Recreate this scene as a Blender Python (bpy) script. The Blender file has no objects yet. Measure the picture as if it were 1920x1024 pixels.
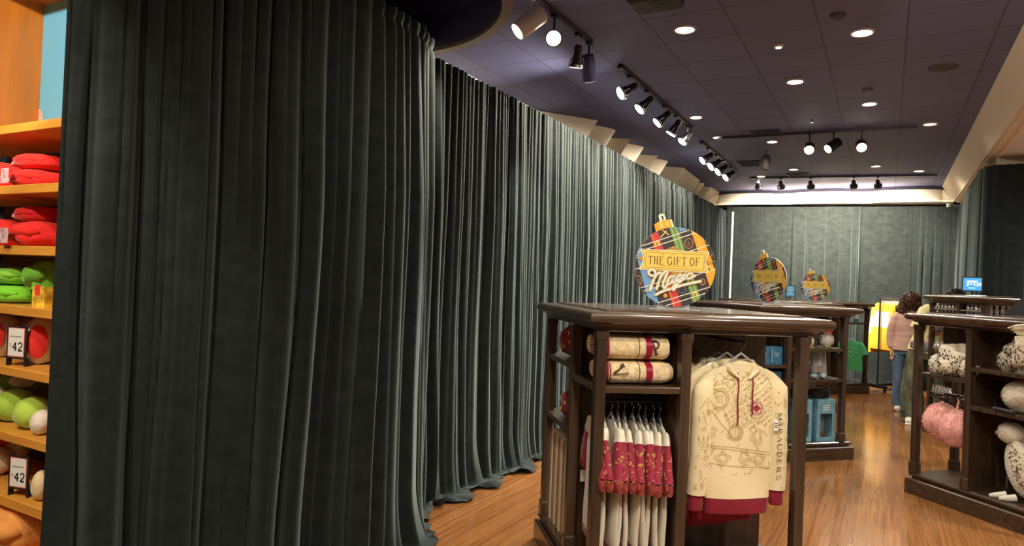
import bpy, bmesh, math, random
from mathutils import Vector, Matrix, noise
random.seed(7)
PI = math.pi
sc = bpy.context.scene
COL = sc.collection
# ------------------------------------------------------------------ camera frame
# world = room frame: x across the shop, y along the long drape wall, z up; camera stands at x=0,y=0
H = 1.55; F_ = 1280.0; ROLL = .042; PITCH = math.atan(14.5/1280); YAW = math.radians(28.8)
cr, sr = math.cos(ROLL), math.sin(ROLL)
def c2r(x, y, z=0):
    return Vector((x*math.cos(YAW)-y*math.sin(YAW), x*math.sin(YAW)+y*math.cos(YAW), z))
Fv = c2r(0, math.cos(PITCH), math.sin(PITCH)); R0 = c2r(1, 0, 0); U0 = c2r(0, -math.sin(PITCH), math.cos(PITCH))
Rv = cr*R0+sr*U0; Uv = cr*U0-sr*R0
def ray(px, py): return Fv+((px-960)/F_)*Rv+((512-py)/F_)*Uv
def pz(px, py, z):                       # where the ray of a pixel meets height z
    d = ray(px, py); t = (z-H)/d.z; return Vector((d.x*t, d.y*t, z))
def pd(px, py, dep):                     # point at forward distance dep
    d = ray(px, py); f = Vector((-math.sin(YAW), math.cos(YAW), 0)); t = dep/d.dot(f)
    return Vector((d.x*t, d.y*t, H+d.z*t))
# ------------------------------------------------------------------ materials
MATS = {}
def mat(name, col, rough=.6, metal=0, sheen=0, spec=.5, emis=None, est=1, trans=0, ior=1.45, coat=0, noise_=None, bump=None, sheen_tint=None, alpha=1):
    if name in MATS: return MATS[name]
    m = bpy.data.materials.new(name); m.use_nodes = True
    nt = m.node_tree; b = nt.nodes['Principled BSDF']
    b.inputs['Base Color'].default_value = (*col, 1)
    b.inputs['Roughness'].default_value = rough; b.inputs['Metallic'].default_value = metal
    b.inputs['Specular IOR Level'].default_value = spec
    b.inputs['Sheen Weight'].default_value = sheen; b.inputs['Sheen Roughness'].default_value = .35
    if sheen_tint: b.inputs['Sheen Tint'].default_value = (*sheen_tint, 1)
    b.inputs['Transmission Weight'].default_value = trans; b.inputs['IOR'].default_value = ior
    b.inputs['Coat Weight'].default_value = coat; b.inputs['Coat Roughness'].default_value = .15
    b.inputs['Alpha'].default_value = alpha
    if emis:
        b.inputs['Emission Color'].default_value = (*emis, 1); b.inputs['Emission Strength'].default_value = est
    tc = nt.nodes.new('ShaderNodeTexCoord')
    if noise_:
        sx, sy, sz, amt = noise_
        mp = nt.nodes.new('ShaderNodeMapping'); mp.inputs['Scale'].default_value = (sx, sy, sz)
        nt.links.new(tc.outputs['Object'], mp.inputs['Vector'])
        n = nt.nodes.new('ShaderNodeTexNoise'); n.inputs['Scale'].default_value = 1; n.inputs['Detail'].default_value = 5
        nt.links.new(mp.outputs['Vector'], n.inputs['Vector'])
        r = nt.nodes.new('ShaderNodeValToRGB')
        r.color_ramp.elements[0].position = .32; r.color_ramp.elements[1].position = .68
        r.color_ramp.elements[0].color = (*[c*(1-amt) for c in col], 1); r.color_ramp.elements[1].color = (*[min(1, c*(1+amt)) for c in col], 1)
        nt.links.new(n.outputs['Fac'], r.inputs['Fac']); nt.links.new(r.outputs['Color'], b.inputs['Base Color'])
    if bump:
        sc_, st = bump
        n2 = nt.nodes.new('ShaderNodeTexNoise'); n2.inputs['Scale'].default_value = sc_; n2.inputs['Detail'].default_value = 4
        nt.links.new(tc.outputs['Object'], n2.inputs['Vector'])
        bp = nt.nodes.new('ShaderNodeBump'); bp.inputs['Strength'].default_value = st; bp.inputs['Distance'].default_value = .01
        nt.links.new(n2.outputs['Fac'], bp.inputs['Height']); nt.links.new(bp.outputs['Normal'], b.inputs['Normal'])
    MATS[name] = m; return m
def wood(name, col, axis, rough=.35, amt=.45, coat=.3):
    s = [26, 26, 26]; s[axis] = 1.6
    m = mat(name, col, rough, noise_=(*s, amt), coat=coat)
    return m
DK = (.050, .029, .0175)
WZ = wood('dark stained wood upright grain', DK, 2); WX = wood('dark stained wood cross grain', DK, 0, .3, .45, .7); WY = wood('dark stained wood deep grain', DK, 1)
WTOP = mat('dark stained wood satin top', (.085, .050, .032), .25, noise_=(3, 30, 30, .4), coat=.6)
BLK = mat('black painted metal', (.012, .012, .014), .4)
DKMETAL = mat('dark grey lamp metal', (.03, .03, .034), .35, metal=.6)
WHMETAL = mat('white lamp enamel', (.55, .53, .55), .35)
CHROME = mat('polished chrome', (.6, .6, .62), .18, metal=1)
SILV = mat('silver foil', (.45, .46, .48), .3, metal=.8)
WHITE = mat('white card', (.75, .74, .70), .6)
BLACKC = mat('black card', (.015, .015, .017), .5)
ORW = mat('honey maple wood', (.68, .30, .045), .38, noise_=(3, 3, 24, .12), coat=.2)
ORWZ = mat('orange stained panel wood', (.60, .19, .02), .4, noise_=(20, 20, 2, .12), coat=.2)
CREAM = mat('cream cotton', (.74, .63, .40), .85, sheen=.2, bump=(160, .15))
IVORY = mat('ivory cotton', (.70, .66, .56), .85, sheen=.2, bump=(160, .15))
MAROON = mat('maroon cotton', (.25, .012, .035), .8, sheen=.2, bump=(160, .15))
GOLDINK = mat('gold ink', (.62, .40, .13), .6)
OLIVEINK = mat('olive ink', (.40, .32, .10), .8)
BROWNINK = mat('brown ink', (.07, .035, .025), .8)
MAROONINK = mat('maroon ink', (.30, .02, .06), .8)
RIBB = mat('maroon satin ribbon', (.28, .005, .035), .3, sheen=.3)
BLUEBOX = mat('blue printed carton', (.045, .17, .30), .45, noise_=(18, 18, 18, .25))
LBLUEBOX = mat('pale blue printed carton', (.19, .42, .55), .45, noise_=(14, 14, 14, .2))
def velvet():
    m = mat('dark green black velvet', (.012, .017, .016), .8, sheen=.48, spec=.10, sheen_tint=(.46, .60, .62))
    nt = m.node_tree; b = nt.nodes['Principled BSDF']; tc = [n for n in nt.nodes if n.type == 'TEX_COORD'][0]
    b.inputs['Sheen Roughness'].default_value = .5
    n = nt.nodes.new('ShaderNodeTexNoise'); n.inputs['Scale'].default_value = 9; n.inputs['Detail'].default_value = 8; n.inputs['Roughness'].default_value = .65
    mp = nt.nodes.new('ShaderNodeMapping'); mp.inputs['Scale'].default_value = (1, 1, 1.6)
    nt.links.new(tc.outputs['Object'], mp.inputs['Vector']); nt.links.new(mp.outputs['Vector'], n.inputs['Vector'])
    r = nt.nodes.new('ShaderNodeValToRGB'); r.color_ramp.elements[0].position = .3; r.color_ramp.elements[1].position = .72
    r.color_ramp.elements[0].color = (.0025, .0035, .0035, 1); r.color_ramp.elements[1].color = (.011, .0135, .013, 1)
    nt.links.new(n.outputs['Fac'], r.inputs['Fac']); nt.links.new(r.outputs['Color'], b.inputs['Base Color'])
    bp = nt.nodes.new('ShaderNodeBump'); bp.inputs['Strength'].default_value = .35; bp.inputs['Distance'].default_value = .012
    nt.links.new(n.outputs['Fac'], bp.inputs['Height']); nt.links.new(bp.outputs['Normal'], b.inputs['Normal'])
    return m
VEL = velvet()
def floor_mat():
    m = bpy.data.materials.new('brown wood plank floor'); m.use_nodes = True; nt = m.node_tree; b = nt.nodes['Principled BSDF']
    tc = nt.nodes.new('ShaderNodeTexCoord'); mp = nt.nodes.new('ShaderNodeMapping'); mp.inputs['Rotation'].default_value = (0, 0, PI/2)
    nt.links.new(tc.outputs['Object'], mp.inputs['Vector'])
    br = nt.nodes.new('ShaderNodeTexBrick'); br.inputs['Scale'].default_value = 1; br.inputs['Brick Width'].default_value = 1.2; br.inputs['Row Height'].default_value = .13
    br.inputs['Mortar Size'].default_value = .0008; br.inputs['Color1'].default_value = (.215, .092, .030, 1); br.inputs['Color2'].default_value = (.275, .125, .043, 1); br.inputs['Mortar'].default_value = (.12, .055, .02, 1)
    br.offset = .37; nt.links.new(mp.outputs['Vector'], br.inputs['Vector'])
    mg = nt.nodes.new('ShaderNodeMapping'); mg.inputs['Scale'].default_value = (30, .9, 1); nt.links.new(tc.outputs['Object'], mg.inputs['Vector'])
    n = nt.nodes.new('ShaderNodeTexNoise'); n.inputs['Scale'].default_value = 1.6; n.inputs['Detail'].default_value = 7; n.inputs['Distortion'].default_value = .8
    nt.links.new(mg.outputs['Vector'], n.inputs['Vector'])
    r = nt.nodes.new('ShaderNodeValToRGB'); r.color_ramp.elements[0].position = .33; r.color_ramp.elements[1].position = .62
    r.color_ramp.elements[0].color = (.66, .60, .55, 1); r.color_ramp.elements[1].color = (1.08, 1.05, 1.0, 1)
    nt.links.new(n.outputs['Fac'], r.inputs['Fac'])
    mx = nt.nodes.new('ShaderNodeMix'); mx.data_type = 'RGBA'; mx.blend_type = 'MULTIPLY'; mx.inputs[0].default_value = 1
    nt.links.new(br.outputs['Color'], mx.inputs[6]); nt.links.new(r.outputs['Color'], mx.inputs[7]); nt.links.new(mx.outputs[2], b.inputs['Base Color'])
    b.inputs['Roughness'].default_value = .22; b.inputs['Specular IOR Level'].default_value = .5
    n3 = nt.nodes.new('ShaderNodeTexNoise'); n3.inputs['Scale'].default_value = 1.3; n3.inputs['Detail'].default_value = 3
    nt.links.new(tc.outputs['Object'], n3.inputs['Vector'])
    rr = nt.nodes.new('ShaderNodeMapRange'); rr.inputs['To Min'].default_value = .08; rr.inputs['To Max'].default_value = .26
    nt.links.new(n3.outputs['Fac'], rr.inputs['Value']); nt.links.new(rr.outputs['Result'], b.inputs['Roughness'])
    bp = nt.nodes.new('ShaderNodeBump'); bp.inputs['Strength'].default_value = .12; bp.inputs['Distance'].default_value = .003
    nt.links.new(n.outputs['Fac'], bp.inputs['Height']); nt.links.new(bp.outputs['Normal'], b.inputs['Normal'])
    return m
def ceil_mat():
    m = bpy.data.materials.new('dark painted ceiling tiles'); m.use_nodes = True; nt = m.node_tree; b = nt.nodes['Principled BSDF']
    tc = nt.nodes.new('ShaderNodeTexCoord'); mp = nt.nodes.new('ShaderNodeMapping'); mp.inputs['Location'].default_value = (.485+5.55, -5.25+10.7, 0)
    nt.links.new(tc.outputs['Object'], mp.inputs['Vector'])
    br = nt.nodes.new('ShaderNodeTexBrick'); br.inputs['Scale'].default_value = 1; br.inputs['Brick Width'].default_value = .555; br.inputs['Row Height'].default_value = .535; br.offset = 0
    br.inputs['Mortar Size'].default_value = .006; br.inputs['Color1'].default_value = (.125, .138, .30, 1); br.inputs['Color2'].default_value = (.145, .158, .33, 1); br.inputs['Mortar'].default_value = (.07, .075, .14, 1)
    nt.links.new(mp.outputs['Vector'], br.inputs['Vector']); nt.links.new(br.outputs['Color'], b.inputs['Base Color'])
    b.inputs['Roughness'].default_value = .7
    bp = nt.nodes.new('ShaderNodeBump'); bp.inputs['Strength'].default_value = .6; bp.inputs['Distance'].default_value = .004; bp.invert = True
    nt.links.new(br.outputs['Fac'], bp.inputs['Height']); nt.links.new(bp.outputs['Normal'], b.inputs['Normal'])
    return m
FLOORM = floor_mat(); CEILM = ceil_mat()
CREAMP = mat('cream painted plaster', (.84, .74, .58), .6)
SOFFP = mat('soffit paint with screen light tint', (.80, .80, .86), .7)  # bluish screen light is mixed into this soffit colour
DARKW = mat('dark wall paint', (.020, .018, .028), .7)
NAVY = mat('dark navy paint', (.05, .05, .15), .6)
BEIGEW = mat('shop wall paint', (.45, .38, .30), .8)
# ------------------------------------------------------------------ mesh builder
class MB:
    def __init__(s): s.v = []; s.f = []; s.m = []; s.mats = []; s.cur = 0
    def mt(s, m):
        if m not in s.mats: s.mats.append(m)
        s.cur = s.mats.index(m); return s
    def add(s, vs, fs):
        o = len(s.v); s.v += [tuple(v) for v in vs]; s.f += [tuple(i+o for i in f) for f in fs]; s.m += [s.cur]*len(fs); return s
    def box(s, x0, x1, y0, y1, z0, z1):
        return s.add([(x, y, z) for z in (z0, z1) for y in (y0, y1) for x in (x0, x1)],
                     [(0, 2, 3, 1), (4, 5, 7, 6), (0, 1, 5, 4), (2, 6, 7, 3), (0, 4, 6, 2), (1, 3, 7, 5)])
    def rings(s, rings, cap=True, closed=True):
        n = len(rings[0]); vs = [p for r in rings for p in r]; fs = []
        for k in range(len(rings)-1):
            for i in range(n if closed else n-1):
                j = (i+1) % n; fs.append((k*n+i, k*n+j, (k+1)*n+j, (k+1)*n+i))
        if cap: fs.append(tuple(range(n))[::-1]); fs.append(tuple((len(rings)-1)*n+i for i in range(n)))
        return s.add(vs, fs)
    def rects(s, x0, x1, y0, y1, prof):
        return s.rings([[(x0-o, y0-o, z), (x1+o, y0-o, z), (x1+o, y1+o, z), (x0-o, y1+o, z)] for o, z in prof])
    def tube(s, pts, rad, n=10, cap=True, sq=1.0, up=None, ex=2.0):
        pts = [Vector(p) for p in pts]; rs = rad if isinstance(rad, (list, tuple)) else [rad]*len(pts)
        R = []; pu = Vector(up) if up else None
        for i, p in enumerate(pts):
            d = (pts[min(i+1, len(pts)-1)]-pts[max(i-1, 0)])
            d = d.normalized() if d.length > 1e-9 else Vector((0, 0, 1))
            if pu is None: pu = Vector((0, 0, 1)) if abs(d.z) < .9 else Vector((0, 1, 0))
            a = d.cross(pu)
            if a.length < 1e-6: a = d.cross(Vector((1, 0, .1)))
            a.normalize(); b = a.cross(d).normalized()
            if not up: pu = b
            r = rs[i]; ra, rb = (r if isinstance(r, tuple) else (r, r*sq)); ring = []
            for k in range(n):
                t = 2*PI*k/n; ct, st = math.cos(t), math.sin(t)
                ct = math.copysign(abs(ct)**(2/ex), ct); st = math.copysign(abs(st)**(2/ex), st)
                ring.append(p+a*ra*ct+b*rb*st)
            R.append(ring)
        return s.rings(R, cap)
    def lathe(s, c, prof, n=24, axis=2, cap=True):
        R = []
        for r, h in prof:
            ring = []
            for k in range(n):
                t = 2*PI*k/n; a, b = r*math.cos(t), r*math.sin(t)
                q = (a, b, h) if axis == 2 else ((a, h, b) if axis == 1 else (h, a, b))
                ring.append((c[0]+q[0], c[1]+q[1], c[2]+q[2]))
            R.append(ring)
        return s.rings(R, cap)
    def ell(s, c, r, n=20, m=12, fn=None, rot=None):
        R = []
        for j in range(m+1):
            ph = -PI/2+PI*j/m; ph = max(-PI/2+.02, min(PI/2-.02, ph)); ring = []
            for k in range(n):
                t = 2*PI*k/n; d = Vector((math.cos(ph)*math.cos(t), math.cos(ph)*math.sin(t), math.sin(ph)))
                q = fn(d) if fn else 1.0
                p = Vector((d.x*r[0]*q, d.y*r[1]*q, d.z*r[2]*q))
                if rot: p = rot @ p
                ring.append(p+Vector(c))
            R.append(ring)
        return s.rings(R, True)
    def build(s, name, m=None, parent=None, smooth=True, bevel=0, angle=35, subsurf=0):
        me = bpy.data.meshes.new(name); me.from_pydata(s.v, [], s.f); me.update()
        ms = s.mats if s.mats else [m or WHITE]
        for q in ms: me.materials.append(q)
        if s.mats and len(s.mats) > 1: me.polygons.foreach_set('material_index', s.m)
        o = bpy.data.objects.new(name, me); COL.objects.link(o)
        bm = bmesh.new(); bm.from_mesh(me); bmesh.ops.recalc_face_normals(bm, faces=bm.faces)
        if smooth:
            lim = math.radians(angle)
            for f in bm.faces: f.smooth = True
            for e in bm.edges:
                if len(e.link_faces) == 2 and e.calc_face_angle(0) > lim: e.smooth = False
        bm.to_mesh(me); bm.free()
        if bevel:
            md = o.modifiers.new('bevel', 'BEVEL'); md.width = bevel; md.segments = 2; md.limit_method = 'ANGLE'
        if subsurf:
            md = o.modifiers.new('sub', 'SUBSURF'); md.levels = subsurf; md.render_levels = subsurf
        if parent: o.parent = parent
        return o
def tag(o, label=None, cat=None, group=None, kind=None):
    if label: o['label'] = label
    if cat: o['category'] = cat
    if group: o['group'] = group
    if kind: o['kind'] = kind
    return o
def root(name, loc, rz, label, cat, group=None):
    o = bpy.data.objects.new(name, None); COL.objects.link(o); o.location = loc; o.rotation_euler = (0, 0, rz); o.empty_display_size = .1
    return tag(o, label, cat, group)
def copy_tree(o, parent=None, loc=None, rz=None, label=None, group=None):
    c = o.copy(); COL.objects.link(c)
    if parent: c.parent = parent
    for ch in list(o.children): copy_tree(ch, c)
    if loc is not None: c.location = loc
    if rz is not None: c.rotation_euler = (0, 0, rz)
    if label: c['label'] = label
    if group: c['group'] = group
    return c
def struct(mb, name, m=None, **k): return tag(mb.build(name, m, **k), kind='structure')
# stroke lettering: points in a 0..1 box, thick / thin strokes
SF = {
 'T': [((.5, 0), (.5, 1), 1), ((.02, 1), (.98, 1), .55), ((.02, 1), (.02, .82), .45), ((.98, 1), (.98, .82), .45), ((.3, 0), (.7, 0), .45)],
 'H': [((.2, 0), (.2, 1), 1), ((.8, 0), (.8, 1), 1), ((.2, .52), (.8, .52), .45), ((.03, 0), (.38, 0), .4), ((.62, 0), (.97, 0), .4), ((.03, 1), (.38, 1), .4), ((.62, 1), (.97, 1), .4)],
 'E': [((.2, 0), (.2, 1), 1), ((.05, 1), (.85, 1), .45), ((.05, 0), (.9, 0), .45), ((.2, .52), (.65, .52), .4), ((.85, 1), (.85, .8), .4), ((.9, 0), (.9, .22), .4), ((.65, .4), (.65, .64), .35)],
 'F': [((.2, 0), (.2, 1), 1), ((.05, 1), (.9, 1), .45), ((.03, 0), (.42, 0), .4), ((.2, .52), (.68, .52), .4), ((.9, 1), (.9, .78), .4), ((.68, .4), (.68, .64), .35)],
 'I': [((.5, 0), (.5, 1), 1), ((.28, 0), (.72, 0), .4), ((.28, 1), (.72, 1), .4)],
 'O': [('arc', .5, .5, .42, .5, 0, 360, .9)],
 'G': [('arc', .5, .5, .42, .5, 40, 325, .9), ((.84, .05), (.84, .45), .8), ((.62, .45), (.98, .45), .4), ((.84, .95), (.84, .78), .4)],
 'M': [((.12, 0), (.12, 1), .5), ((.12, 1), (.5, .1), .9), ((.5, .1), (.88, 1), .5), ((.88, 1), (.88, 0), 1), ((.0, 0), (.25, 0), .4), ((.75, 0), (1, 0), .4)],
 'A': [((.08, 0), (.5, 1), .5), ((.5, 1), (.92, 0), 1), ((.24, .36), (.76, .36), .4), ((0, 0), (.22, 0), .4), ((.75, 0), (1, 0), .4)],
 'R': [((.2, 0), (.2, 1), 1), ('arc', .35, .74, .42, .26, -90, 90, .7), ((.2, 1), (.35, 1), .5), ((.2, .48), (.35, .48), .5), ((.45, .48), (.92, 0), .9)],
 'P': [((.2, 0), (.2, 1), 1), ('arc', .35, .74, .42, .26, -90, 90, .7), ((.2, 1), (.35, 1), .5), ((.2, .48), (.35, .48), .5), ((.03, 0), (.4, 0), .4)],
 'U': [((.15, 1), (.15, .35), 1), ('arc', .5, .35, .35, .35, 180, 360, .8), ((.85, .35), (.85, 1), .5), ((0, 1), (.3, 1), .4), ((.7, 1), (1, 1), .4)],
 'D': [((.2, 0), (.2, 1), 1), ('arc', .3, .5, .58, .5, -90, 90, .8), ((.1, 1), (.3, 1), .5), ((.1, 0), (.3, 0), .5)],
 'S': [('arc', .5, .75, .34, .25, 30, 270, .7), ('arc', .5, .25, .36, .25, -150, 90, .7)],
 'V': [((.05, 1), (.5, 0), 1), ((.5, 0), (.95, 1), .45), ((-.08, 1), (.25, 1), .4), ((.78, 1), (1.05, 1), .4)],
 '$': [('arc', .5, .7, .3, .2, 30, 270, .8), ('arc', .5, .3, .3, .2, -150, 90, .8), ((.5, -.05), (.5, 1.05), .5)],
 '4': [((.68, 0), (.68, 1), 1.5), ((.68, 1), (.1, .35), 1.2), ((.1, .35), (.95, .35), 1.2)],
 '2': [('arc', .5, .7, .36, .3, -20, 165, 1.3), ((.84, .6), (.12, .06), 1.3), ((.1, .06), (.92, .06), 1.6)],
 '0': [('arc', .5, .5, .38, .5, 0, 360, 1.2)],
}
def ribbon(mb, pts, w, map_, joints=True):
    for a, b in zip(pts[:-1], pts[1:]):
        dx, dy = b[0]-a[0], b[1]-a[1]; L = math.hypot(dx, dy)
        if L < 1e-7: continue
        nx, ny = -dy/L*w/2, dx/L*w/2
        mb.add([map_(a[0]+nx, a[1]+ny), map_(b[0]+nx, b[1]+ny), map_(b[0]-nx, b[1]-ny), map_(a[0]-nx, a[1]-ny)], [(0, 1, 2, 3)])
    if joints:
        for p in pts:
            n = 10; mb.add([map_(p[0]+w/2*math.cos(2*PI*k/n), p[1]+w/2*math.sin(2*PI*k/n)) for k in range(n)], [tuple(range(n))])
def arc(cx, cy, rx, ry, a0, a1, n=18): return [(cx+rx*math.cos(math.radians(a0+(a1-a0)*k/n)), cy+ry*math.sin(math.radians(a0+(a1-a0)*k/n))) for k in range(n+1)]
def text(mb, s, x, y, h, wf, wt, map_, gap=.22):
    cx = x
    for ch in s:
        if ch == ' ': cx += h*wf*.55; continue
        w = h*wf*(.45 if ch == 'I' else 1.15 if ch in 'MG' else 1)
        for st in SF[ch]:
            if st[0] == 'arc': pts = arc(*st[1:7]); k = st[7]
            else: pts = [st[0], st[1]]; k = st[2]
            pts = [(cx+(p[0] if ch != 'I' else (p[0]-.5)*1.6+.5)*w, y+p[1]*h) for p in pts]
            ribbon(mb, pts, wt*k, map_, joints=False)
        cx += w+h*wf*gap
    return cx
def clip_circle(poly, R, n=64):
    out = poly
    for k in range(n):
        a = 2*PI*(k+.5)/n; nx, ny = math.cos(a), math.sin(a); d = R*math.cos(PI/n); inp = out; out = []
        for i in range(len(inp)):
            p, q = inp[i], inp[(i+1) % len(inp)]; dp, dq = p[0]*nx+p[1]*ny-d, q[0]*nx+q[1]*ny-d
            if dp <= 0: out.append(p)
            if (dp < 0 < dq) or (dq < 0 < dp):
                t = dp/(dp-dq); out.append((p[0]+(q[0]-p[0])*t, p[1]+(q[1]-p[1])*t))
        if not out: return []
    return out
# ================================================================== THE SETTING
struct(MB().box(-5, 5.2, -3.5, 14.2, -.1, 0), 'floor', FLOORM)
CZ = 3.47
# ceiling slab with a round recess (centre C, radius RC)
RCx, RCy, RC = -3.45, 3.45, 1.22
mb = MB(); nseg = 64
cir = [(RCx+RC*math.cos(2*PI*k/nseg), RCy+RC*math.sin(2*PI*k/nseg)) for k in range(nseg)]
x0, x1, y0, y1 = -5.0, .77, 1.5, 5.5
def sq(a):
    c, s_ = math.cos(a), math.sin(a); t = 1e9
    for d, lo, hi, o in ((c, x0, x1, RCx), (s_, y0, y1, RCy)):
        if d > 1e-9: t = min(t, (hi-o)/d)
        elif d < -1e-9: t = min(t, (lo-o)/d)
    return (RCx+c*t, RCy+s_*t)
angs = sorted([2*PI*k/nseg for k in range(nseg)]+[math.atan2(y-RCy, x-RCx) % (2*PI) for x in (x0, x1) for y in (y0, y1)])
inn = [(RCx+RC*math.cos(a), RCy+RC*math.sin(a), CZ) for a in angs]; out_ = [(*sq(a), CZ) for a in angs]; n = len(angs)
mb.add(inn+out_, [(i, (i+1) % n, n+(i+1) % n, n+i) for i in range(n)])
mb.box(-5, .77, -3.5, 1.5, CZ, CZ+.02); mb.box(-5, .77, 5.5, 13.75, CZ, CZ+.02)
struct(mb, 'ceiling', CEILM, smooth=False)
mb = MB().mt(NAVY)
mb.rings([[(RCx+RC*math.cos(2*PI*k/64), RCy+RC*math.sin(2*PI*k/64), z) for k in range(64)] for z in (CZ-.01, CZ+.28)], cap=False)
mb.rings([[(RCx+r*math.cos(2*PI*k/64), RCy+r*math.sin(2*PI*k/64), z) for k in range(64)] for r, z in ((RC, CZ+.28), (RC-.1, CZ+.28), (RC-.1, CZ+.36), (.01, CZ+.38))], cap=False)
mb.mt(mat('tan rim paint', (.20, .16, .13), .6))
mb.rings([[(RCx+r*math.cos(2*PI*k/64), RCy+r*math.sin(2*PI*k/64), z) for k in range(64)] for r, z in ((RC, CZ+.02), (RC-.005, CZ-.015), (RC+.065, CZ-.015), (RC+.07, CZ+.005))], cap=False)
struct(mb, 'trim_1')
# right fascia, back fascia, soffits
mb = MB().mt(CREAMP)
mb.add([(.77, -3.5, CZ), (.77, 13.75, CZ), (.93, 13.45, 3.2), (.93, -3.5, 3.2)], [(0, 1, 2, 3)])
for a, b, z in ((.93, .965, 3.18), (.965, 1.03, 3.165), (1.03, 1.06, 3.15)):
    mb.box(a, b, -3.5, 13.45+(b-.93), z, z+.03)
struct(mb, 'trim_2')
mb = MB().mt(SOFFP); mb.box(1.06, 5.2, -3.5, 14.2, 3.16, 3.2); struct(mb, 'trim_3')
# back cove: dark strip then a gently waved cream band
mb = MB().mt(DARKW); mb.add([(-5, 13.75, CZ), (.77, 13.75, CZ), (.77, 13.72, 3.41), (-5, 13.72, 3.41)], [(0, 1, 2, 3)])
mb.mt(CREAMP); P1, P2, P3, P4 = [], [], [], []
N = 160
for k in range(N+1):
    x = -3.1+4.03*k/N
    u = (x+3.1)/1.34; ph = u % 1.0
    w = .16*(1-((ph-.5)*2.6)**4) if abs(ph-.5) < .385 else -.02
    w = max(w, -.02)
    P1.append((x, 13.70-w*.8, 3.41)); P2.append((x, 13.47-w, 3.22)); P3.append((x, 13.45-w*.5-.03, 3.20)); P4.append((x, 13.42-w*.5, 3.17))
mb.rings([P1, P2, P3, P4, [(p[0], 13.9, 3.17) for p in P4]], cap=False, closed=False)
struct(mb, 'trim_4')
# left scalloped cove
pts = [(-3.50, -3.5), (-3.5, 6.0), (-3.48, 6.78), (-3.02, 7.42)]
def scal(ya, yb, tip, yt):
    # pointed piece from ya, tip at yt
    return [(-3.42, ya), (tip, yt)]
def rnd(ya, yb, lat):
    o = [(-3.46, ya)]
    for k in range(25):
        t = k/24; q = math.sqrt(max(0, 1-(1-t/.62)**2)) if t < .62 else math.sqrt(max(0, 1-((t-.62)/.38)**2))
        o.append((-3.50+(3.50+lat)*(.25*t/.62+.75*q if t < .62 else q), ya+(yb-ya)*t))
    return o
pts += rnd(7.44, 8.22, -3.0)+[(-3.42, 8.24), (-2.99, 8.50)]+rnd(8.52, 9.36, -3.0)+[(-3.42, 9.38), (-2.98, 9.70)]+rnd(9.72, 10.42, -2.97)
pts += [(-3.40, 10.44), (-2.90, 10.80), (-2.96, 12.15)]+rnd(12.18, 12.7, -2.96)+[(-3.3, 12.72), (-2.95, 12.95), (-2.95, 13.9)]
mb = MB().mt(CREAMP)
def cove(off, z): return [(min(x, 9)-off, y, z) for x, y in pts]
mb.rings([cove(0, CZ-.005), cove(.16, 3.22), cove(.19, 3.17), [(-5, y, 3.17) for x, y in pts]], cap=False, closed=False)
struct(mb, 'trim_5')
struct(MB().box(-5.1, -5, -3.5, 14.2, 0, CZ+.6), 'wall_left', DARKW)
struct(MB().box(-5, 5.2, 14.2, 14.3, 0, CZ+.1), 'wall_back', DARKW)
struct(MB().box(5.2, 5.3, -3.5, 14.2, 0, 3.2), 'wall_right', BEIGEW)
struct(MB().box(-5, 5.2, -3.6, -3.5, 0, CZ+.1), 'wall_front', BEIGEW)
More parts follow.
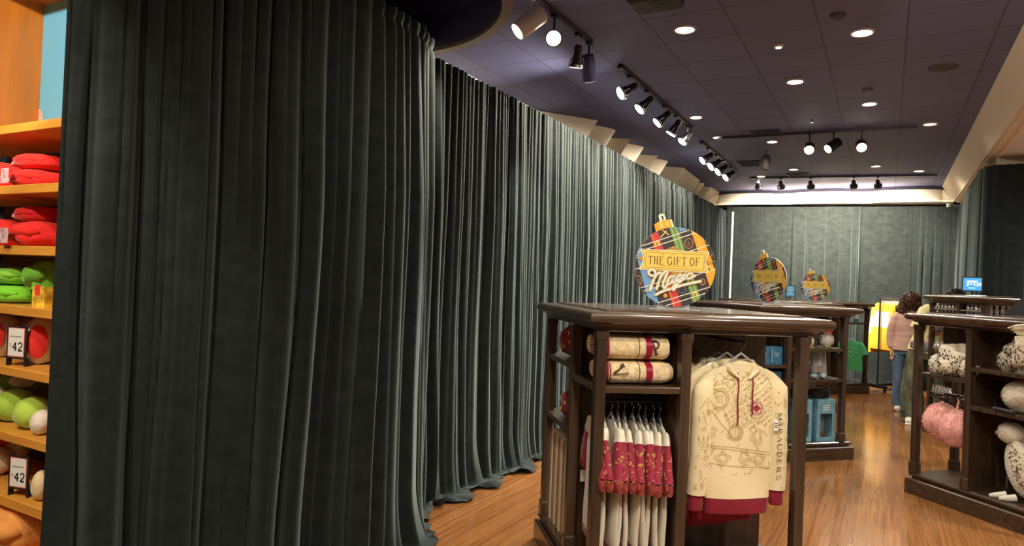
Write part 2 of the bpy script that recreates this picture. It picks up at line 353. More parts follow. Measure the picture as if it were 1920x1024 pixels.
# ================================================================== DRAPES
def nz(x, y=0, z=0): return noise.noise(Vector((x, y, z)))
def drape(label, path, z1, side, seed, fold=.11, amp=.05, z0=0, puddle=.12, group=None, ds=.009, loose=.35, rows=70):
    rnd_ = random.Random(seed)
    P = [Vector((a, b, 0)) for a, b in path]; seg = [(P[i+1]-P[i]).length for i in range(len(P)-1)]; L = sum(seg)
    def at(s):
        s = max(0, min(L-1e-6, s)); i = 0
        while i < len(seg)-1 and s > seg[i]: s -= seg[i]; i += 1
        d = (P[i+1]-P[i]).normalized(); return P[i]+d*s, Vector((d.y, -d.x, 0))*side
    # pleat tables
    def table(f):
        knots = [-.4]; amps = []
        while knots[-1] < L+.4: knots.append(knots[-1]+f*rnd_.uniform(.55, 1.6)); amps.append(rnd_.uniform(.35, 1))
        return knots, amps
    import bisect
    A, Bt, Ct = table(fold), table(fold*.42), table(fold*4)
    def h(tb, s):
        i = max(0, min(len(tb[1])-1, bisect.bisect_right(tb[0], s)-1)); t = (s-tb[0][i])/(tb[0][i+1]-tb[0][i])
        t = max(0, min(1, t)); return tb[1][i]*(math.sin(PI*t)**.75)
    nS = int(L/ds); length = z1-z0
    rl = []; k = 0
    for j in range(rows+1):
        t = j/rows; rl.append(t)
    V = []
    for j, t in enumerate(rl):
        for i in range(nS+1):
            s = L*i/nS
            pud = (puddle*(.55+.9*nz(s*2.3, seed))) if puddle else 0
            pud = max(.0, pud); tot = length+pud; l = tot*t
            tf = min(1, l/length)
            # header: ruffled top, rod pocket pinch
            wob = .09*nz(s*.9, tf*1.6, seed)*tf+.035*nz(s*3.4, tf*2.4, seed+3)*tf
            sA = s+wob+loose*.10*tf*nz(s*.6, seed+9)
            wA = .35+.65*min(1, tf*3.0)
            a1 = amp*h(A, sA)*wA; a2 = amp*.5*h(Bt, s+wob*.5)*(1-.72*min(1, tf*1.6)); a3 = amp*1.0*h(Ct, sA)*tf
            off = a1+a2+a3
            if l < .10:
                pk = math.exp(-((l-.075)/.012)**2); off *= (1-.35*pk)
                off += .004*nz(s*60, l*20, seed)
            fl = max(0, 1-(length-l)/.35)
            off += fl**2*.07*(.4+nz(s*3.1, seed+5))
            z = z1-l
            p, nn = at(s)
            if z < z0+.012+0*s and puddle:
                ex = (z0+.012)-z; z = z0+.012+.075*abs(nz(s*6, ex*11, seed))*min(1, ex*14)
                off += ex*.7+.03*nz(s*8, ex*9, seed+2)*min(1, ex*10)
            lat = .012*nz(s*7, l*1.3, seed+11)*tf
            dd = Vector((-nn.y, nn.x, 0))
            q = p+nn*off+dd*lat; topw = .006*nz(s*22, seed) if j == 0 else 0
            V.append((q.x, q.y, z+topw-(.012*abs(nz(s*1.7, seed)) if l < .02 else 0)))
    m = MB(); n1 = nS+1
    m.add(V, [(j*n1+i, j*n1+i+1, (j+1)*n1+i+1, (j+1)*n1+i) for j in range(rows) for i in range(nS)])
    o = m.build('velvet_drape', VEL, angle=180); tag(o, label, 'curtain', group); return o
DZ = 3.05
drape('dark velvet drape nearest the camera, from the wooden toy shelves to the first seam', [(-3.10, 1.60), (-2.86, 2.12), (-2.50, 2.82), (-2.50, 3.22), (-2.60, 3.47)], DZ, 1, 1, fold=.16, amp=.105, puddle=.10, ds=.006, rows=90)
bnds = [3.36, 4.82, 6.02, 7.3, 8.8, 10.4, 13.3]
labs = ['second velvet drape from the camera, just past the near drape\'s loose bottom corner', 'third velvet drape along the left wall, with its hem bunched on the wood floor',
        'fourth drape along the left wall, brightly lit below the first pointed cream scallop', 'fifth drape along the left wall, seen above and behind the nearest round sign',
        'sixth drape along the left wall, pale and lit, just left of the dark corner', 'last dark drape of the left wall, in the far corner beside the back drapes']
for i in range(6):
    drape(labs[i], [(-2.76, bnds[i]), (-2.76, bnds[i+1]+.03)], DZ, 1, 20+i, fold=.11 if i else .13, amp=.075, puddle=.17 if i < 3 else .10, ds=.009 if i < 3 else .013, rows=64 if i < 3 else 44)
bx_ = [(-2.72, 13.36), (-1.55, 13.50), (-.46, 13.62), (.35, 13.70), (1.16, 13.75)]
bl = ['back wall drape at the left, beside the thin white upright pole', 'back wall drape behind the two farthest round signs, with deep dark folds',
      'brightly lit flat drape on the back wall, between folded dark ones', 'dark back wall drape at the right, behind the small screen']
for i in range(4):
    drape(bl[i], [bx_[i], bx_[i+1]], 3.13, 1, 40+i, fold=(.2, .12, .3, .14)[i], amp=(.045, .075, .03, .07)[i], puddle=.06, ds=.014, rows=44)
# column drape
drape('tall dark drape wrapped round the column at the right edge', [(1.02, 13.62), (.93, 11.2), (.90, 9.45), (.93, 9.18), (1.03, 9.12), (1.48, 9.10), (1.55, 9.25)], DZ, 1, 60, fold=.22, amp=.035, puddle=.05, ds=.014, rows=44)
struct(MB().box(1.03, 1.5, 9.26, 9.8, 0, 3.16), 'wall_column', BEIGEW)
# drape hardware
o = MB().tube([(-2.78, 3.2, DZ-.075), (-2.78, 13.3, DZ-.075)], .016, 8).build('drape_pole', CHROME); tag(o, 'long metal pole carrying the left wall drapes', 'curtain pole')
o = MB().tube([(-2.6, 13.42, 3.05), (1.1, 13.79, 3.05)], .016, 8).build('drape_pole', CHROME); tag(o, 'metal pole carrying the back wall drapes', 'curtain pole')
t = root('drape_upright', (-2.55, 13.05, 0), 0, 'thin white upright pole in the far left corner of the drapes', 'pole')
MB().tube([(0, 0, .012), (0, 0, 3.0)], .018, 10).build('pole', WHMETAL, t); MB().box(-.1, .2, -.15, .1, 0, .012).build('base_plate', BLK, t)
t = root('drape_crossbar', pd(1800, 386, 11.1), YAW, 'short white-ended crossbar above the right end of the back drapes', 'crossbar')
MB().tube([(-.17, 0, 0), (.17, 0, 0)], .02, 10).build('bar', mat('grey blue bar', (.2, .21, .26), .5), t)
for s in (-1, 1): MB().tube([(s*.17, 0, 0), (s*.205, 0, 0)], .03, 10).build('end_cap', WHITE, t)
# ================================================================== DISPLAY FIXTURES
TOPZ = 1.425
class Fix: pass
def fixture(org, rz, label, shelves, W=1.22, D=1.14, top=TOPZ, front=(.075, .487, 1.09), left=(.5, 1.05), panels=True, base=(.0, .0), name='display_stand', cat='display stand'):
    t = root(name, (org[0], org[1], 0), rz, label, cat, None); f = Fix(); f.t = t; f.rz = rz; f.o = Vector((org[0], org[1], 0))
    c, s = math.cos(rz), math.sin(rz)
    f.at = lambda x, y, z=0: Vector((org[0]+c*x-s*y, org[1]+s*x+c*y, z))
    r = .026; pr = [(-.02, top-.052)]
    for k in range(9):
        a = -PI/2+PI*k/8; pr.append((-.026+r*math.cos(a), top-.026+r*math.sin(a)))
    pr += [(-.05, top), (-.055, top+.002)]
    MB().rects(0, W, 0, D, pr).build('top_board', WX, t, angle=40)
    MB().rects(.105, W-.105, .105, D-.105, [(0, top), (0, top+.006), (-.006, top+.011)]).build('top_panel', WTOP, t, smooth=False)
    MB().rects(.05, W-.05, .05, D-.05, [(-.03, top-.09), (-.02, top-.085), (-.02, top-.072), (0, top-.066), (0.012, top-.053)]).build('cornice', WX, t, smooth=False)
    bo = base
    MB().rects(.03, W-.03, .03, D-.03, [(.0, 0), (0, .112), (-.008, .12), (-.015, .122)]).build('plinth', WX, t, smooth=False)
    MB().rects(.05, W-.05, .05, D-.05, [(-.015, .122), (-.015, .135), (0, .14), (.004, .15), (0, .158), (-.006, .165)]).build('base_shelf', WX, t, smooth=False)
    pz_ = [(x, .075) for x in front]+[(.078, y) for y in left]+[(x, D-.075) for x in front[1:]]
    for x, y in pz_:
        MB().rects(x-.024, x+.024, y-.024, y+.024, [(.006, .165), (.006, .24), (0, .25), (0, top-.13), (.006, top-.12), (.006, top-.088)]).build('post', WZ, t, smooth=False)
    xd = front[1] if len(front) > 1 else .5; yd = left[0] if left else .5
    if panels:
        MB().box(xd-.012, xd+.012, .10, yd, .165, top-.088).build('divider_panel', WZ, t, smooth=False)
        MB().box(.10, W-.07, yd, yd+.02, .165, top-.088).build('divider_panel', WZ, t, smooth=False)
        MB().box(xd-.012, xd+.012, yd+.02, D-.10, .165, top-.088).build('divider_panel', WZ, t, smooth=False)
    for (xa, xb, ya, yb, z) in shelves:
        MB().box(xa, xb, ya, yb, z-.03, z).build('shelf', WX, t, smooth=False, bevel=.003)
    return f
O = c2r(.36, 3.05); A = fixture((O.x, O.y), YAW+math.radians(10), 'nearest dark wooden display stand, holding the cream hoodie', [(.055, .475, .055, .5, 1.085), (.06, .475, .52, .62, .79), (.06, .475, .52, .62, 1.13), (.06, .475, .62, 1.09, .79), (.06, .475, .62, 1.09, 1.13)])
O = c2r(2.22, 6.08); B = fixture((O.x, O.y), YAW+math.radians(18), 'second dark wooden display stand, with blue cartons and white birds on its shelves',
    [(.055, .38, .055, .5, .66), (.055, .38, .055, .5, .885), (.38, 1.02, .055, .5, .755), (.38, 1.02, .055, .5, 1.04), (.055, .38, .055, .5, .43)], W=1.17, front=(.06, .38, 1.02))
O = c2r(3.30, 8.64); B2 = fixture((O.x, O.y), YAW+math.radians(18), 'third wooden display stand, mostly hidden behind the second one', [(.055, .5, .055, .5, 1.0), (.5, 1.0, .055, .5, 1.0), (.5, 1.0, .055, .5, .6)], W=1.15, front=(.075, .5, .98))
O = c2r(4.66, 10.42); C = fixture((O.x, O.y), YAW+math.radians(18), 'farthest dark wooden display stand, with the green shirt hanging on it', [(.055, 1.0, .055, .5, 1.12), (.055, 1.0, .055, .5, .7)], W=1.15, front=(.075, .5, 1.06))
O = c2r(3.53, 4.28); D = fixture((O.x, O.y), YAW+math.radians(17), 'dark wooden display stand at the right edge, with white plush birds and pink fluffy bags',
    [(.055, .475, .07, .74, 1.06), (.055, .475, .07, .74, .78), (.055, .30, .76, 1.16, .965)], W=1.3, D=1.26, left=(.74, 1.185), panels=False)
MB().box(.30, .32, .09, 1.16, .965, TOPZ-.088).build('divider_panel', WZ, D.t, smooth=False)
MB().box(.478, .498, .07, .74, .165, TOPZ-.088).build('divider_panel', WZ, D.t, smooth=False)
MB().box(.10, .478, .745, .765, .165, TOPZ-.088).build('divider_panel', WZ, D.t, smooth=False)
O = c2r(4.76, 6.9); E_ = fixture((O.x, O.y), YAW+math.radians(-3), 'taller wooden stand at the right with racks of small silver packets', [(.06, .42, .06, 1.04, z) for z in (.45, .7, .95, 1.2, 1.40)], W=.47, D=1.1, top=1.59, front=(.075, .395), left=(.5, 1.02), panels=False)
MB().box(.25, .27, .1, 1.0, .165, 1.5).build('divider_panel', WZ, E_.t, smooth=False)
# ------------------------------------------------------------------ round signs
SIGN = {}
COLS = dict(dark=(.035, .028, .032), red=(.50, .035, .04), green=(.10, .27, .10), orange=(.75, .33, .02), blue=(.12, .30, .62), white=(.80, .72, .62), gold=(.72, .50, .10), goldd=(.42, .25, .04), ink=(.16, .10, .02), cream=(.85, .78, .55), bronze=(.45, .20, .08))
SM = {k: mat('sign print '+k, v, .5) for k, v in COLS.items()}
def make_sign(loc, rz, R, label):
    t = root('round_sign', loc, rz, label, 'sign')
    base = R*1.0+.012
    def cv(p): return ((p[0]-510)/370*R, (565-p[1])/370*R)
    def mk(dy): return lambda x, z: (x, -dy, z+base)
    m = MB().mt(mat('sign board edge', (.55, .52, .47), .6)); m.lathe((0, 0, base), [(R, -.003), (R, .006)], 72, axis=1)
    m.mt(SM['dark']); m.add([(R*.997*math.cos(2*PI*k/72), -.0035, base+R*.997*math.sin(2*PI*k/72)) for k in range(72)], [tuple(range(72))])
    m.build('board', None, t, angle=40)
    # tartan print
    m = MB()
    def poly(col, pts, dy, clip=True):
        m.mt(SM[col]); q = [cv(p) for p in pts]
        if clip: q = clip_circle(q, R*.995)
        if len(q) > 2: f = mk(dy); m.add([f(*p) for p in q], [tuple(range(len(q)))])
    poly('red', [(268, 262), (338, 236), (598, 960), (515, 960)], .0042)
    poly('green', [(440, 190), (515, 180), (768, 880), (690, 900)], .0042)
    poly('orange', [(640, 215), (740, 240), (900, 640), (838, 745)], .0042)
    poly('blue', [(110, 330), (195, 395), (378, 910), (300, 960)], .0042)
    poly('blue', [(530, 190), (620, 190), (600, 215), (540, 240)], .0042)
    def line(col, pts, w, dy):
        m.mt(SM[col]); f = mk(dy)
        for a, b in zip(pts[:-1], pts[1:]):
            a, b = cv(a), cv(b); L = math.hypot(b[0]-a[0], b[1]-a[1]) or 1; nx, ny = -(b[1]-a[1])/L*w/2, (b[0]-a[0])/L*w/2
            q = clip_circle([(a[0]+nx, a[1]+ny), (b[0]+nx, b[1]+ny), (b[0]-nx, b[1]-ny), (a[0]-nx, a[1]-ny)], R*.99)
            if len(q) > 2: m.add([f(*p) for p in q], [tuple(range(len(q)))])
    px_ = R/370
    for a, b in (((150, 400), (660, 205)), ((150, 445), (720, 228)), ((560, 442), (860, 330)), ((130, 605), (260, 560)), ((640, 655), (890, 562)), ((190, 775), (400, 700)), ((200, 812), (400, 738)), ((340, 912), (850, 730)), ((400, 940), (880, 765))):
        line('white', [a, b], 7*px_, .0048)
    for x0_, x1_, ya, yb in ((280, 520, 262, 935), (462, 708, 205, 880), (498, 738, 195, 860), (690, 838, 240, 640), (170, 320, 440, 880)):
        line('gold' if x0_ > 400 else 'orange' if x0_ < 300 and x0_ > 200 else 'goldd', [(x0_, ya), (x1_, yb)], 5*px_, .0052)
    def ring(col, cx, cy, rx, ry, w, dy=.0052): line(col, [(cx+rx*math.cos(2*PI*k/24), cy+ry*math.sin(2*PI*k/24)) for k in range(25)], w*px_, dy)
    ring('bronze', 627, 342, 38, 46, 7); ring('bronze', 175, 705, 34, 46, 7); ring('blue', 583, 770, 34, 32, 4); ring('bronze', 765, 692, 24, 28, 8); ring('goldd', 860, 460, 26, 40, 5)
    for x_, y_ in ((627, 342), (175, 705), (765, 692)): line('bronze', [(x_-18, y_-12), (x_+16, y_-6)], 5*px_, .0053); line('bronze', [(x_-16, y_+10), (x_+18, y_+16)], 5*px_, .0053)
    ring('orange', 433, 832, 11, 11, 20); line('gold', [(378, 225), (445, 270)], 9*px_, .0053); line('gold', [(420, 232), (365, 298)], 9*px_, .0053)
    for x_, y_ in ((337, 357), (702, 812), (820, 572)):
        poly('gold', [(x_-24, y_-22), (x_+18, y_-28), (x_+26, y_+18), (x_-16, y_+26)], .0055)
        m.mt(SM['dark']); x2, z2 = cv((x_-11, y_+12)); text(m, 'H', x2, z2, 24*px_, .9, 6*px_, mk(.0060))
    m.build('tartan_print', None, t, smooth=False)
    # gold banner
    m = MB(); m2 = m
    def ply(col, pts, dy):
        m2.mt(SM[col]); f = mk(dy); m2.add([f(*cv(p)) for p in pts], [tuple(range(len(pts)))])
    ply('goldd', [(395, 416), (490, 372), (605, 416)], .0068); ply('goldd', [(430, 600), (620, 600), (520, 640)], .0068)
    ply('goldd', [(152, 497), (225, 468), (225, 526)], .0068); ply('goldd', [(857, 512), (780, 482), (780, 540)], .0068)
    for k in range(9): m.mt(SM['ink']); ribbon(m, [cv((430+k*15, 414)), cv((445+k*13, 392))], 4*px_, mk(.0072), False)
    ply('cream', [(188, 408), (818, 414), (784, 505), (818, 610), (182, 600), (220, 500)], .0074)
    ply('ink', [(198, 414), (806, 420), (776, 505), (806, 603), (194, 594), (228, 500)], .0078)
    ply('gold', [(203, 418), (800, 424), (770, 505), (800, 599), (199, 590), (234, 500)], .0082)
    m.mt(SM['ink'])
    for q in ([(240, 436), (770, 440)], [(240, 574), (770, 582)], [(240, 436), (240, 574)], [(770, 440), (770, 582)]): ribbon(m, [cv(p) for p in q], 3*px_, mk(.0086), False)
    for k in range(14): ribbon(m, [cv((370+k*21, 556)), cv((380+k*21, 557))], 6*px_, mk(.0086), False)
    for k in (395, 490, 590): ribbon(m, [cv((k-6, 450)), cv((k+10, 450))], 6*px_, mk(.0086), False)
    m.build('gold_banner', None, t, smooth=False)
    m = MB().mt(SM['ink']); xs, zs = cv((262, 545)); sc_t = text(MB(), 'THE GIFT OF', 0, 0, 1, .62, .1, lambda a, b: (a, 0, b))
    xe, _ = cv((742, 545)); hh = 72*px_; wf = .62*((xe-xs)/(sc_t*hh)); text(m, 'THE GIFT OF', xs, zs, hh, wf, 10*px_, mk(.0090))
    m.build('lettering', None, t, smooth=False)
    def c8(p): return cv((p[0]*.4318+97.5, p[1]*.4318+536))
    strokes = [[(500, 262), (455, 275), (405, 245), (395, 195), (425, 150), (480, 140), (530, 170), (550, 230), (520, 330), (480, 450), (440, 590)],
        [(525, 330), (560, 250), (620, 200), (660, 205), (665, 250), (620, 400), (580, 555)], [(620, 390), (680, 250), (740, 170), (785, 160), (795, 200), (750, 320), (710, 430), (715, 500), (750, 530), (790, 470), (810, 420)],
        [(945, 265), (890, 260), (830, 320), (800, 400), (830, 445), (880, 410), (930, 320), (955, 262), (915, 380), (930, 410), (980, 370)],
        [(1105, 230), (1060, 228), (1000, 280), (975, 350), (1010, 370), (1060, 320), (1110, 232), (1060, 350), (990, 480), (935, 560), (905, 535), (940, 480), (1040, 400), (1110, 340)],
        [(1165, 215), (1115, 300), (1130, 325), (1180, 300), (1210, 270)], [(1190, 150), (1196, 146)], [(1315, 215), (1310, 185), (1250, 195), (1200, 260), (1215, 305), (1270, 300), (1330, 265), (1380, 232)],
        [(570, 680), (640, 630), (760, 575), (900, 530), (1100, 455), (1300, 400), (1500, 350)]]
    m = MB()
    for col, w, dy in (('goldd', 60, .0092), ('gold', 52, .0095), ('cream', 43, .0098), ('dark', 36, .0102), ('white', 25, .0106)):
        m.mt(SM[col] if col != 'white' else mat('sign print bright white', (.9, .87, .8), .5))
        for st in strokes: ribbon(m, [c8(p) for p in st], w*1.05*.4318*px_*1.15, mk(dy))
    m.build('script_lettering', None, t, smooth=False)
    # ornament cap
    def ext(m, pts, y0_, y1_):
        q = [cv(p) for p in pts]; n_ = len(q)
        m.add([(a, y0_, b+base) for a, b in q]+[(a, y1_, b+base) for a, b in q], [tuple(range(n_)), tuple(range(2*n_-1, n_-1, -1))]+[(i, (i+1) % n_, n_+(i+1) % n_, n_+i) for i in range(n_)])
    m = MB().mt(SM['orange']); ext(m, [(305, 178), (345, 150), (430, 128), (462, 126), (487, 195), (480, 225), (330, 262)], -.003, .006)
    m.mt(SM['gold']); ext(m, [(345, 160), (375, 146), (392, 200), (372, 215), (358, 205)], -.004, -.003); ext(m, [(405, 140), (428, 132), (445, 185), (428, 196), (412, 190)], -.004, -.003)
    m.mt(SM['cream']); ext(m, [(448, 128), (464, 126), (487, 195), (470, 198)], -.004, -.003)
    m.build('ornament_cap', None, t, smooth=False)
    m = MB().mt(SM['cream']); ext(m, [(356, 146), (342, 100), (350, 82), (372, 74), (394, 80), (413, 128)], -.003, .006); m.mt(SM['dark']); ext(m, [(376, 134), (366, 98), (374, 92), (384, 98), (392, 130)], -.0036, -.003)
    m.build('hanging_loop', None, t, smooth=False)
    MB().box(-R*.62, R*.62, -.045, .045, 0, .004).build('acrylic_foot', mat('clear acrylic', (.75, .77, .78), .12, trans=.6, alpha=1), t)
    MB().box(-R*.4, R*.4, .0065, .0105, .004, R*.5).build('back_support', mat('clear acrylic', (0, 0, 0)), t)
    return t
def on_top(px, py, z):
    return pz(px, py, z)
ZT = TOPZ+.0115
def facing(p, extra=0): return math.atan2(p.y, p.x)-PI/2+extra   # local -y looks at the camera side
p = c2r(.845, 3.55, ZT)
make_sign(p, facing(p, math.radians(10)), .208, 'largest and nearest round sign, standing on the nearest display stand')
p = c2r(2.46, 6.55, ZT); make_sign(p, facing(p, math.radians(-42)), .215, 'second round sign, turned sideways so it looks narrow, left of the small blue card')
p = c2r(4.36, 9.85, ZT); p = c2r(4.19, 9.42, ZT); make_sign(p, facing(p, math.radians(8)), .19, 'smallest and farthest round sign, right of the small blue card')
# small blue card holder
BLUES = mat('blue printed card', (.05, .27, .52), .5)
p = c2r(3.72, 9.1, ZT); t = root('price_card_holder', p, facing(p), 'small blue card in a black holder between the two far round signs', 'sign')
MB().box(-.06, .06, -.004, .004, .05, .21).build('frame', BLACKC, t); MB().box(-.05, .05, -.0055, -.004, .06, .2).build('card', BLUES, t)
m = MB()
for k, (w_, h_) in enumerate(((.035, .006), (.04, .008), (.02, .006), (.04, .006))): m.box(-w_, w_, -.0062, -.0055, .18-k*.03, .18-k*.03+h_)
m.build('printed_lines', WHITE, t)
for s in (-1, 1): MB().box(s*.055-.004, s*.055+.004, -.02, .02, 0, .05).build('leg', BLACKC, t)
# ================================================================== GARMENTS
def shell(mb, rows_, t, y0=0, fold=None, n=14):
    """closed soft slab: rows_ = [(z, cx, halfwidth)], thickness t each way; fold(x,z)->dy"""
    R = []
    for (z, cx, hw, *k) in rows_:
        tt = k[0] if k else t; ring = []
        for i in range(2*n):
            a = 2*PI*i/(2*n); x = math.cos(a); y = math.sin(a)
            x = math.copysign(abs(x)**.8, x); yy = math.copysign(abs(y)**.6, y)*tt
            X = cx+hw*x; ring.append((X, y0+yy+(fold(X, z) if fold else 0), z))
        R.append(ring)
    mb.rings(R); return mb
def lerp(a, b, t): return a+(b-a)*t
def hanger(t, w=.2, m=CHROME, drop=.10):
    h = MB(); pts = [(.018*math.cos(a)-.0, 0, -.02+.018*math.sin(a)) for a in [math.radians(-30+k*24) for k in range(10)]]
    pts = [(.0, 0, -.06), (.0, 0, -.045), (.006, 0, -.038)]+pts
    h.tube(pts, .0018, 6); h.build('hook', m, t)
    MB().tube([(-w*.85, 0, -drop-.055), (-w*.4, 0, -drop-.012), (0, 0, -.06), (w*.4, 0, -drop-.012), (w*.85, 0, -drop-.055)], .006, 6).build('bar', mat('clear plastic hanger', (.35, .35, .37), .15), t)
def hoodie(loc, rz, label, detailed=True, L=.80, thin=.045, group=None):
    t = root('hoodie', loc, rz, label, 'hoodie', group); sd = random.random()*20
    def fold(x, z): return .014*nz(x*7, z*3, sd)+.006*nz(x*18, z*5, sd)
    zt = -.115; hem = -L; rib = hem+.075
    def hw(z):
        u = (zt-z)/(.06)
        if u < 1: return lerp(.075, .170, max(0, u)**.55)
        return .170+.012*math.sin(min(1, (u-1)/6)*PI)
    zs = [zt, zt-.006, zt-.015, zt-.03, zt-.05, zt-.075, zt-.1]+[lerp(zt-.1, rib, k/22) for k in range(1, 23)]
    def tk(z): return thin*(.35+.65*min(1, (zt-z)/.12))
    m = MB(); shell(m, [(z, 0, hw(z)*(1 if z > rib+.03 else .985), tk(z)) for z in zs], thin, fold=fold, n=18); m.build('body', CREAM, t, angle=60)
    m = MB(); shell(m, [(rib+.004, 0, hw(rib)*.985, thin), (rib-.004, 0, hw(rib)*.96, thin*.95), (hem+.01, 0, hw(rib)*.94, thin*.9), (hem, 0, hw(rib)*.935, thin*.8)], thin, fold=fold, n=18); m.build('waistband', MAROON, t, angle=60)
    for s in (-1, 1):
        m = MB(); cu = hem+.10+.01*s
        P_ = [((lerp(.115, .19, min(1, k/3)**.8) if k < 3 else lerp(.19, .208, (k-3)/13))*s, -.014*math.sin(k/16*PI), lerp(zt-.035, cu, (k/16)**1.15)) for k in range(17)]
        R_ = [(lerp(.056, .046, k/16)*(.45+.55*min(1, k/3)), .036*(.6+.4*min(1, k/3))) for k in range(17)]
        P_ = [(x+.004*nz(k*.9, s, sd), y+.006*nz(k*.6, 3, sd), z) for k, (x, y, z) in enumerate(P_)]
        sl = m.tube(P_, R_, 14, up=(0, 1, 0)).build('sleeve', CREAM, t, angle=60)
        x_, y_, z_ = P_[-1]
        MB().tube([(x_, y_, z_+.006), (x_, y_, z_-.01), (x_+.002*s, y_, z_-.07), (x_+.002*s, y_, z_-.076)], [(.044, .026), (.038, .024), (.036, .024), (.033, .02)], 14, up=(0, 1, 0)).build('cuff', MAROON, sl)
        sl.children
    # hood: fold lying behind the neck and two front flaps
    m = MB(); m.tube([(-.025, -.043, zt-.062), (-.065, -.026, zt-.022), (-.07, .020, zt-.004), (0, .045, zt-.008), (.07, .020, zt-.004), (.065, -.026, zt-.022), (.025, -.043, zt-.062)], [(.004, .003), (.022, .018), (.03, .028), (.034, .034), (.03, .028), (.022, .018), (.004, .003)], 12); m.build('hood', CREAM, t, angle=60)
    hanger(t, .19, BLK if not detailed else CHROME)
    yf = lambda x, z: -tk(z)*(max(0, 1-abs(x/hw(z))**2.5))**.3+fold(x, z)-.0022
    if not detailed: return t
    # drawstrings
    for x_, l_ in ((-.028, .25), (.042, .20)):
        pts = [(x_+.002*math.sin(k*.9), yf(x_, zt-.05-k*l_/10)-.004, zt-.035-k*l_/10) for k in range(11)]
        MB().tube(pts, .0036, 6).build('drawstring', MAROON, t)
    # printed map
    m = MB().mt(OLIVEINK); mp = lambda x, z: (x, yf(x, z), z)
    def cl(x, z): return abs(x) < hw(z)*.95 and z > rib+.01 and z < zt-.03
    def rb(pts, w=.0016):
        w *= 1.1
        fine = []
        for a, b in zip(pts[:-1], pts[1:]):
            n_ = max(1, int(math.hypot(b[0]-a[0], b[1]-a[1])/.012))
            fine += [(lerp(a[0], b[0], k/n_), lerp(a[1], b[1], k/n_)) for k in range(n_)]
        fine.append(pts[-1])
        for a, b in zip(fine[:-1], fine[1:]):
            if cl(*a) and cl(*b): ribbon(m, [a, b], w, mp, False)
    def g(u, v): return ((u-520)/1024*.475*1.02-.006, zt+.04-(v-225)/1024*.475*1.02)       # from the front of the hoodie as read
    for cx, cy, r1, r2 in ((270, 650, 85, 112), (460, 985, 62, 85), (325, 510, 32, 0), (318, 470, 26, 0)):
        for r_ in (r1, r2, r1-6 if r1 > 60 else 0):
            if r_: rb([g(cx+r_*.95*math.cos(a), cy+r_*math.sin(a)) for a in [2*PI*k/28 for k in range(29)]])
        if r1 > 60:
            for k in range(28):
                a = 2*PI*k/28; rb([g(cx+(r2-7)*math.cos(a), cy+(r2-7)*math.sin(a)), g(cx+(r2-19)*math.cos(a+.05), cy+(r2-19)*math.sin(a+.05))], .003)
            for j in range(3):
                for k in range(6): rb([g(cx-26+j*26, cy-42+k*15), g(cx-20+j*26, cy-38+k*15)], .004)
    rr = random.Random(5)
    # street grid running to upper right
    ux, uy = math.cos(math.radians(-34)), math.sin(math.radians(-34)); vx, vy = -uy, ux
    for i in range(-3, 11):
        for j in range(-4, 9):
            ox, oy = 420+i*62*ux+j*52*vx, 620+i*62*uy+j*52*vy
            if math.hypot(ox-270, oy-650) < 130 or math.hypot(ox-460, oy-985) < 100 or math.hypot(ox-670, oy-735) < 72 or oy > 930 or oy < 390: continue
            w_, h_ = rr.uniform(34, 54), rr.uniform(26, 42)
            q = [(ox, oy), (ox+w_*ux, oy+w_*uy), (ox+w_*ux+h_*vx, oy+w_*uy+h_*vy), (ox+h_*vx, oy+h_*vy)]
            k = rr.random()
            if k < .35: rb([g(*p) for p in q+[q[0]]])
            elif k < .7:
                rb([g(*p) for p in q[:3]]); rb([g(q[0][0]+10*vx, q[0][1]+10*vy), g(q[1][0]-10*ux+10*vx, q[1][1]-10*uy+10*vy)], .0035)
            else:
                for n_ in range(3): rb([g(ox+n_*16*ux, oy+n_*16*uy), g(ox+n_*16*ux+h_*.7*vx, oy+n_*16*uy+h_*.7*vy)], .0024)
    for a, b in (((120, 290), (330, 290)), ((300, 415), (460, 470)), ((340, 350), (430, 400)), ((560, 380), (700, 330)), ((200, 765), (420, 1010)), ((320, 760), (400, 900)), ((360, 575), (545, 450)), ((560, 560), (760, 470)), ((545, 770), (600, 870))):
        mid = ((a[0]+b[0])/2+rr.uniform(-20, 20), (a[1]+b[1])/2+rr.uniform(-20, 20)); rb([g(*a), g(*mid), g(*b)], .002)
    for k in range(70):
        u, v = rr.uniform(90, 930), rr.uniform(300, 1420)
        if math.hypot(u-270, v-650) < 120 or math.hypot(u-460, v-985) < 90 or math.hypot(u-670, v-735) < 75 or (330 < u < 820 and 400 < v < 900): continue
        a0 = rr.choice((-.6, .97, .1, -.5)); q_ = [(u, v)]
        for n_ in range(rr.randint(2, 5)):
            a0 += rr.choice((-1.57, 1.57, .2, -.2)); q_.append((q_[-1][0]+rr.uniform(14, 44)*math.cos(a0), q_[-1][1]+rr.uniform(14, 44)*math.sin(a0)))
        rb([g(*p) for p in q_], .0016)
    for z_ in range(3):    # contour blobs in the lower part
        for cx, cy, rx, ry in ((560, 1230, 60, 70), (330, 1250, 75, 60), (720, 1260, 70, 55), (690, 1030, 60, 80), (180, 980, 80, 60), (180, 1160, 70, 50)):
            k_ = 1-z_*.3; rb([g(cx+rx*k_*math.cos(a)*(1+.25*math.sin(3*a+cx)), cy+ry*k_*math.sin(a)*(1+.2*math.cos(4*a))) for a in [2*PI*k/22 for k in range(23 if z_ < 2 else 14)]], .0018)
    for q in ([(160, 1120), (400, 1130), (640, 1160), (880, 1190)], [(160, 1140), (400, 1155), (640, 1185), (880, 1215)], [(150, 1290), (400, 1320), (860, 1350)]): rb([g(*p) for p in q], .002)
    for k in range(26):
        u = rr.uniform(130, 240); v = rr.uniform(380, 1000); rb([g(u, v), g(u+3, v+14)], .006)
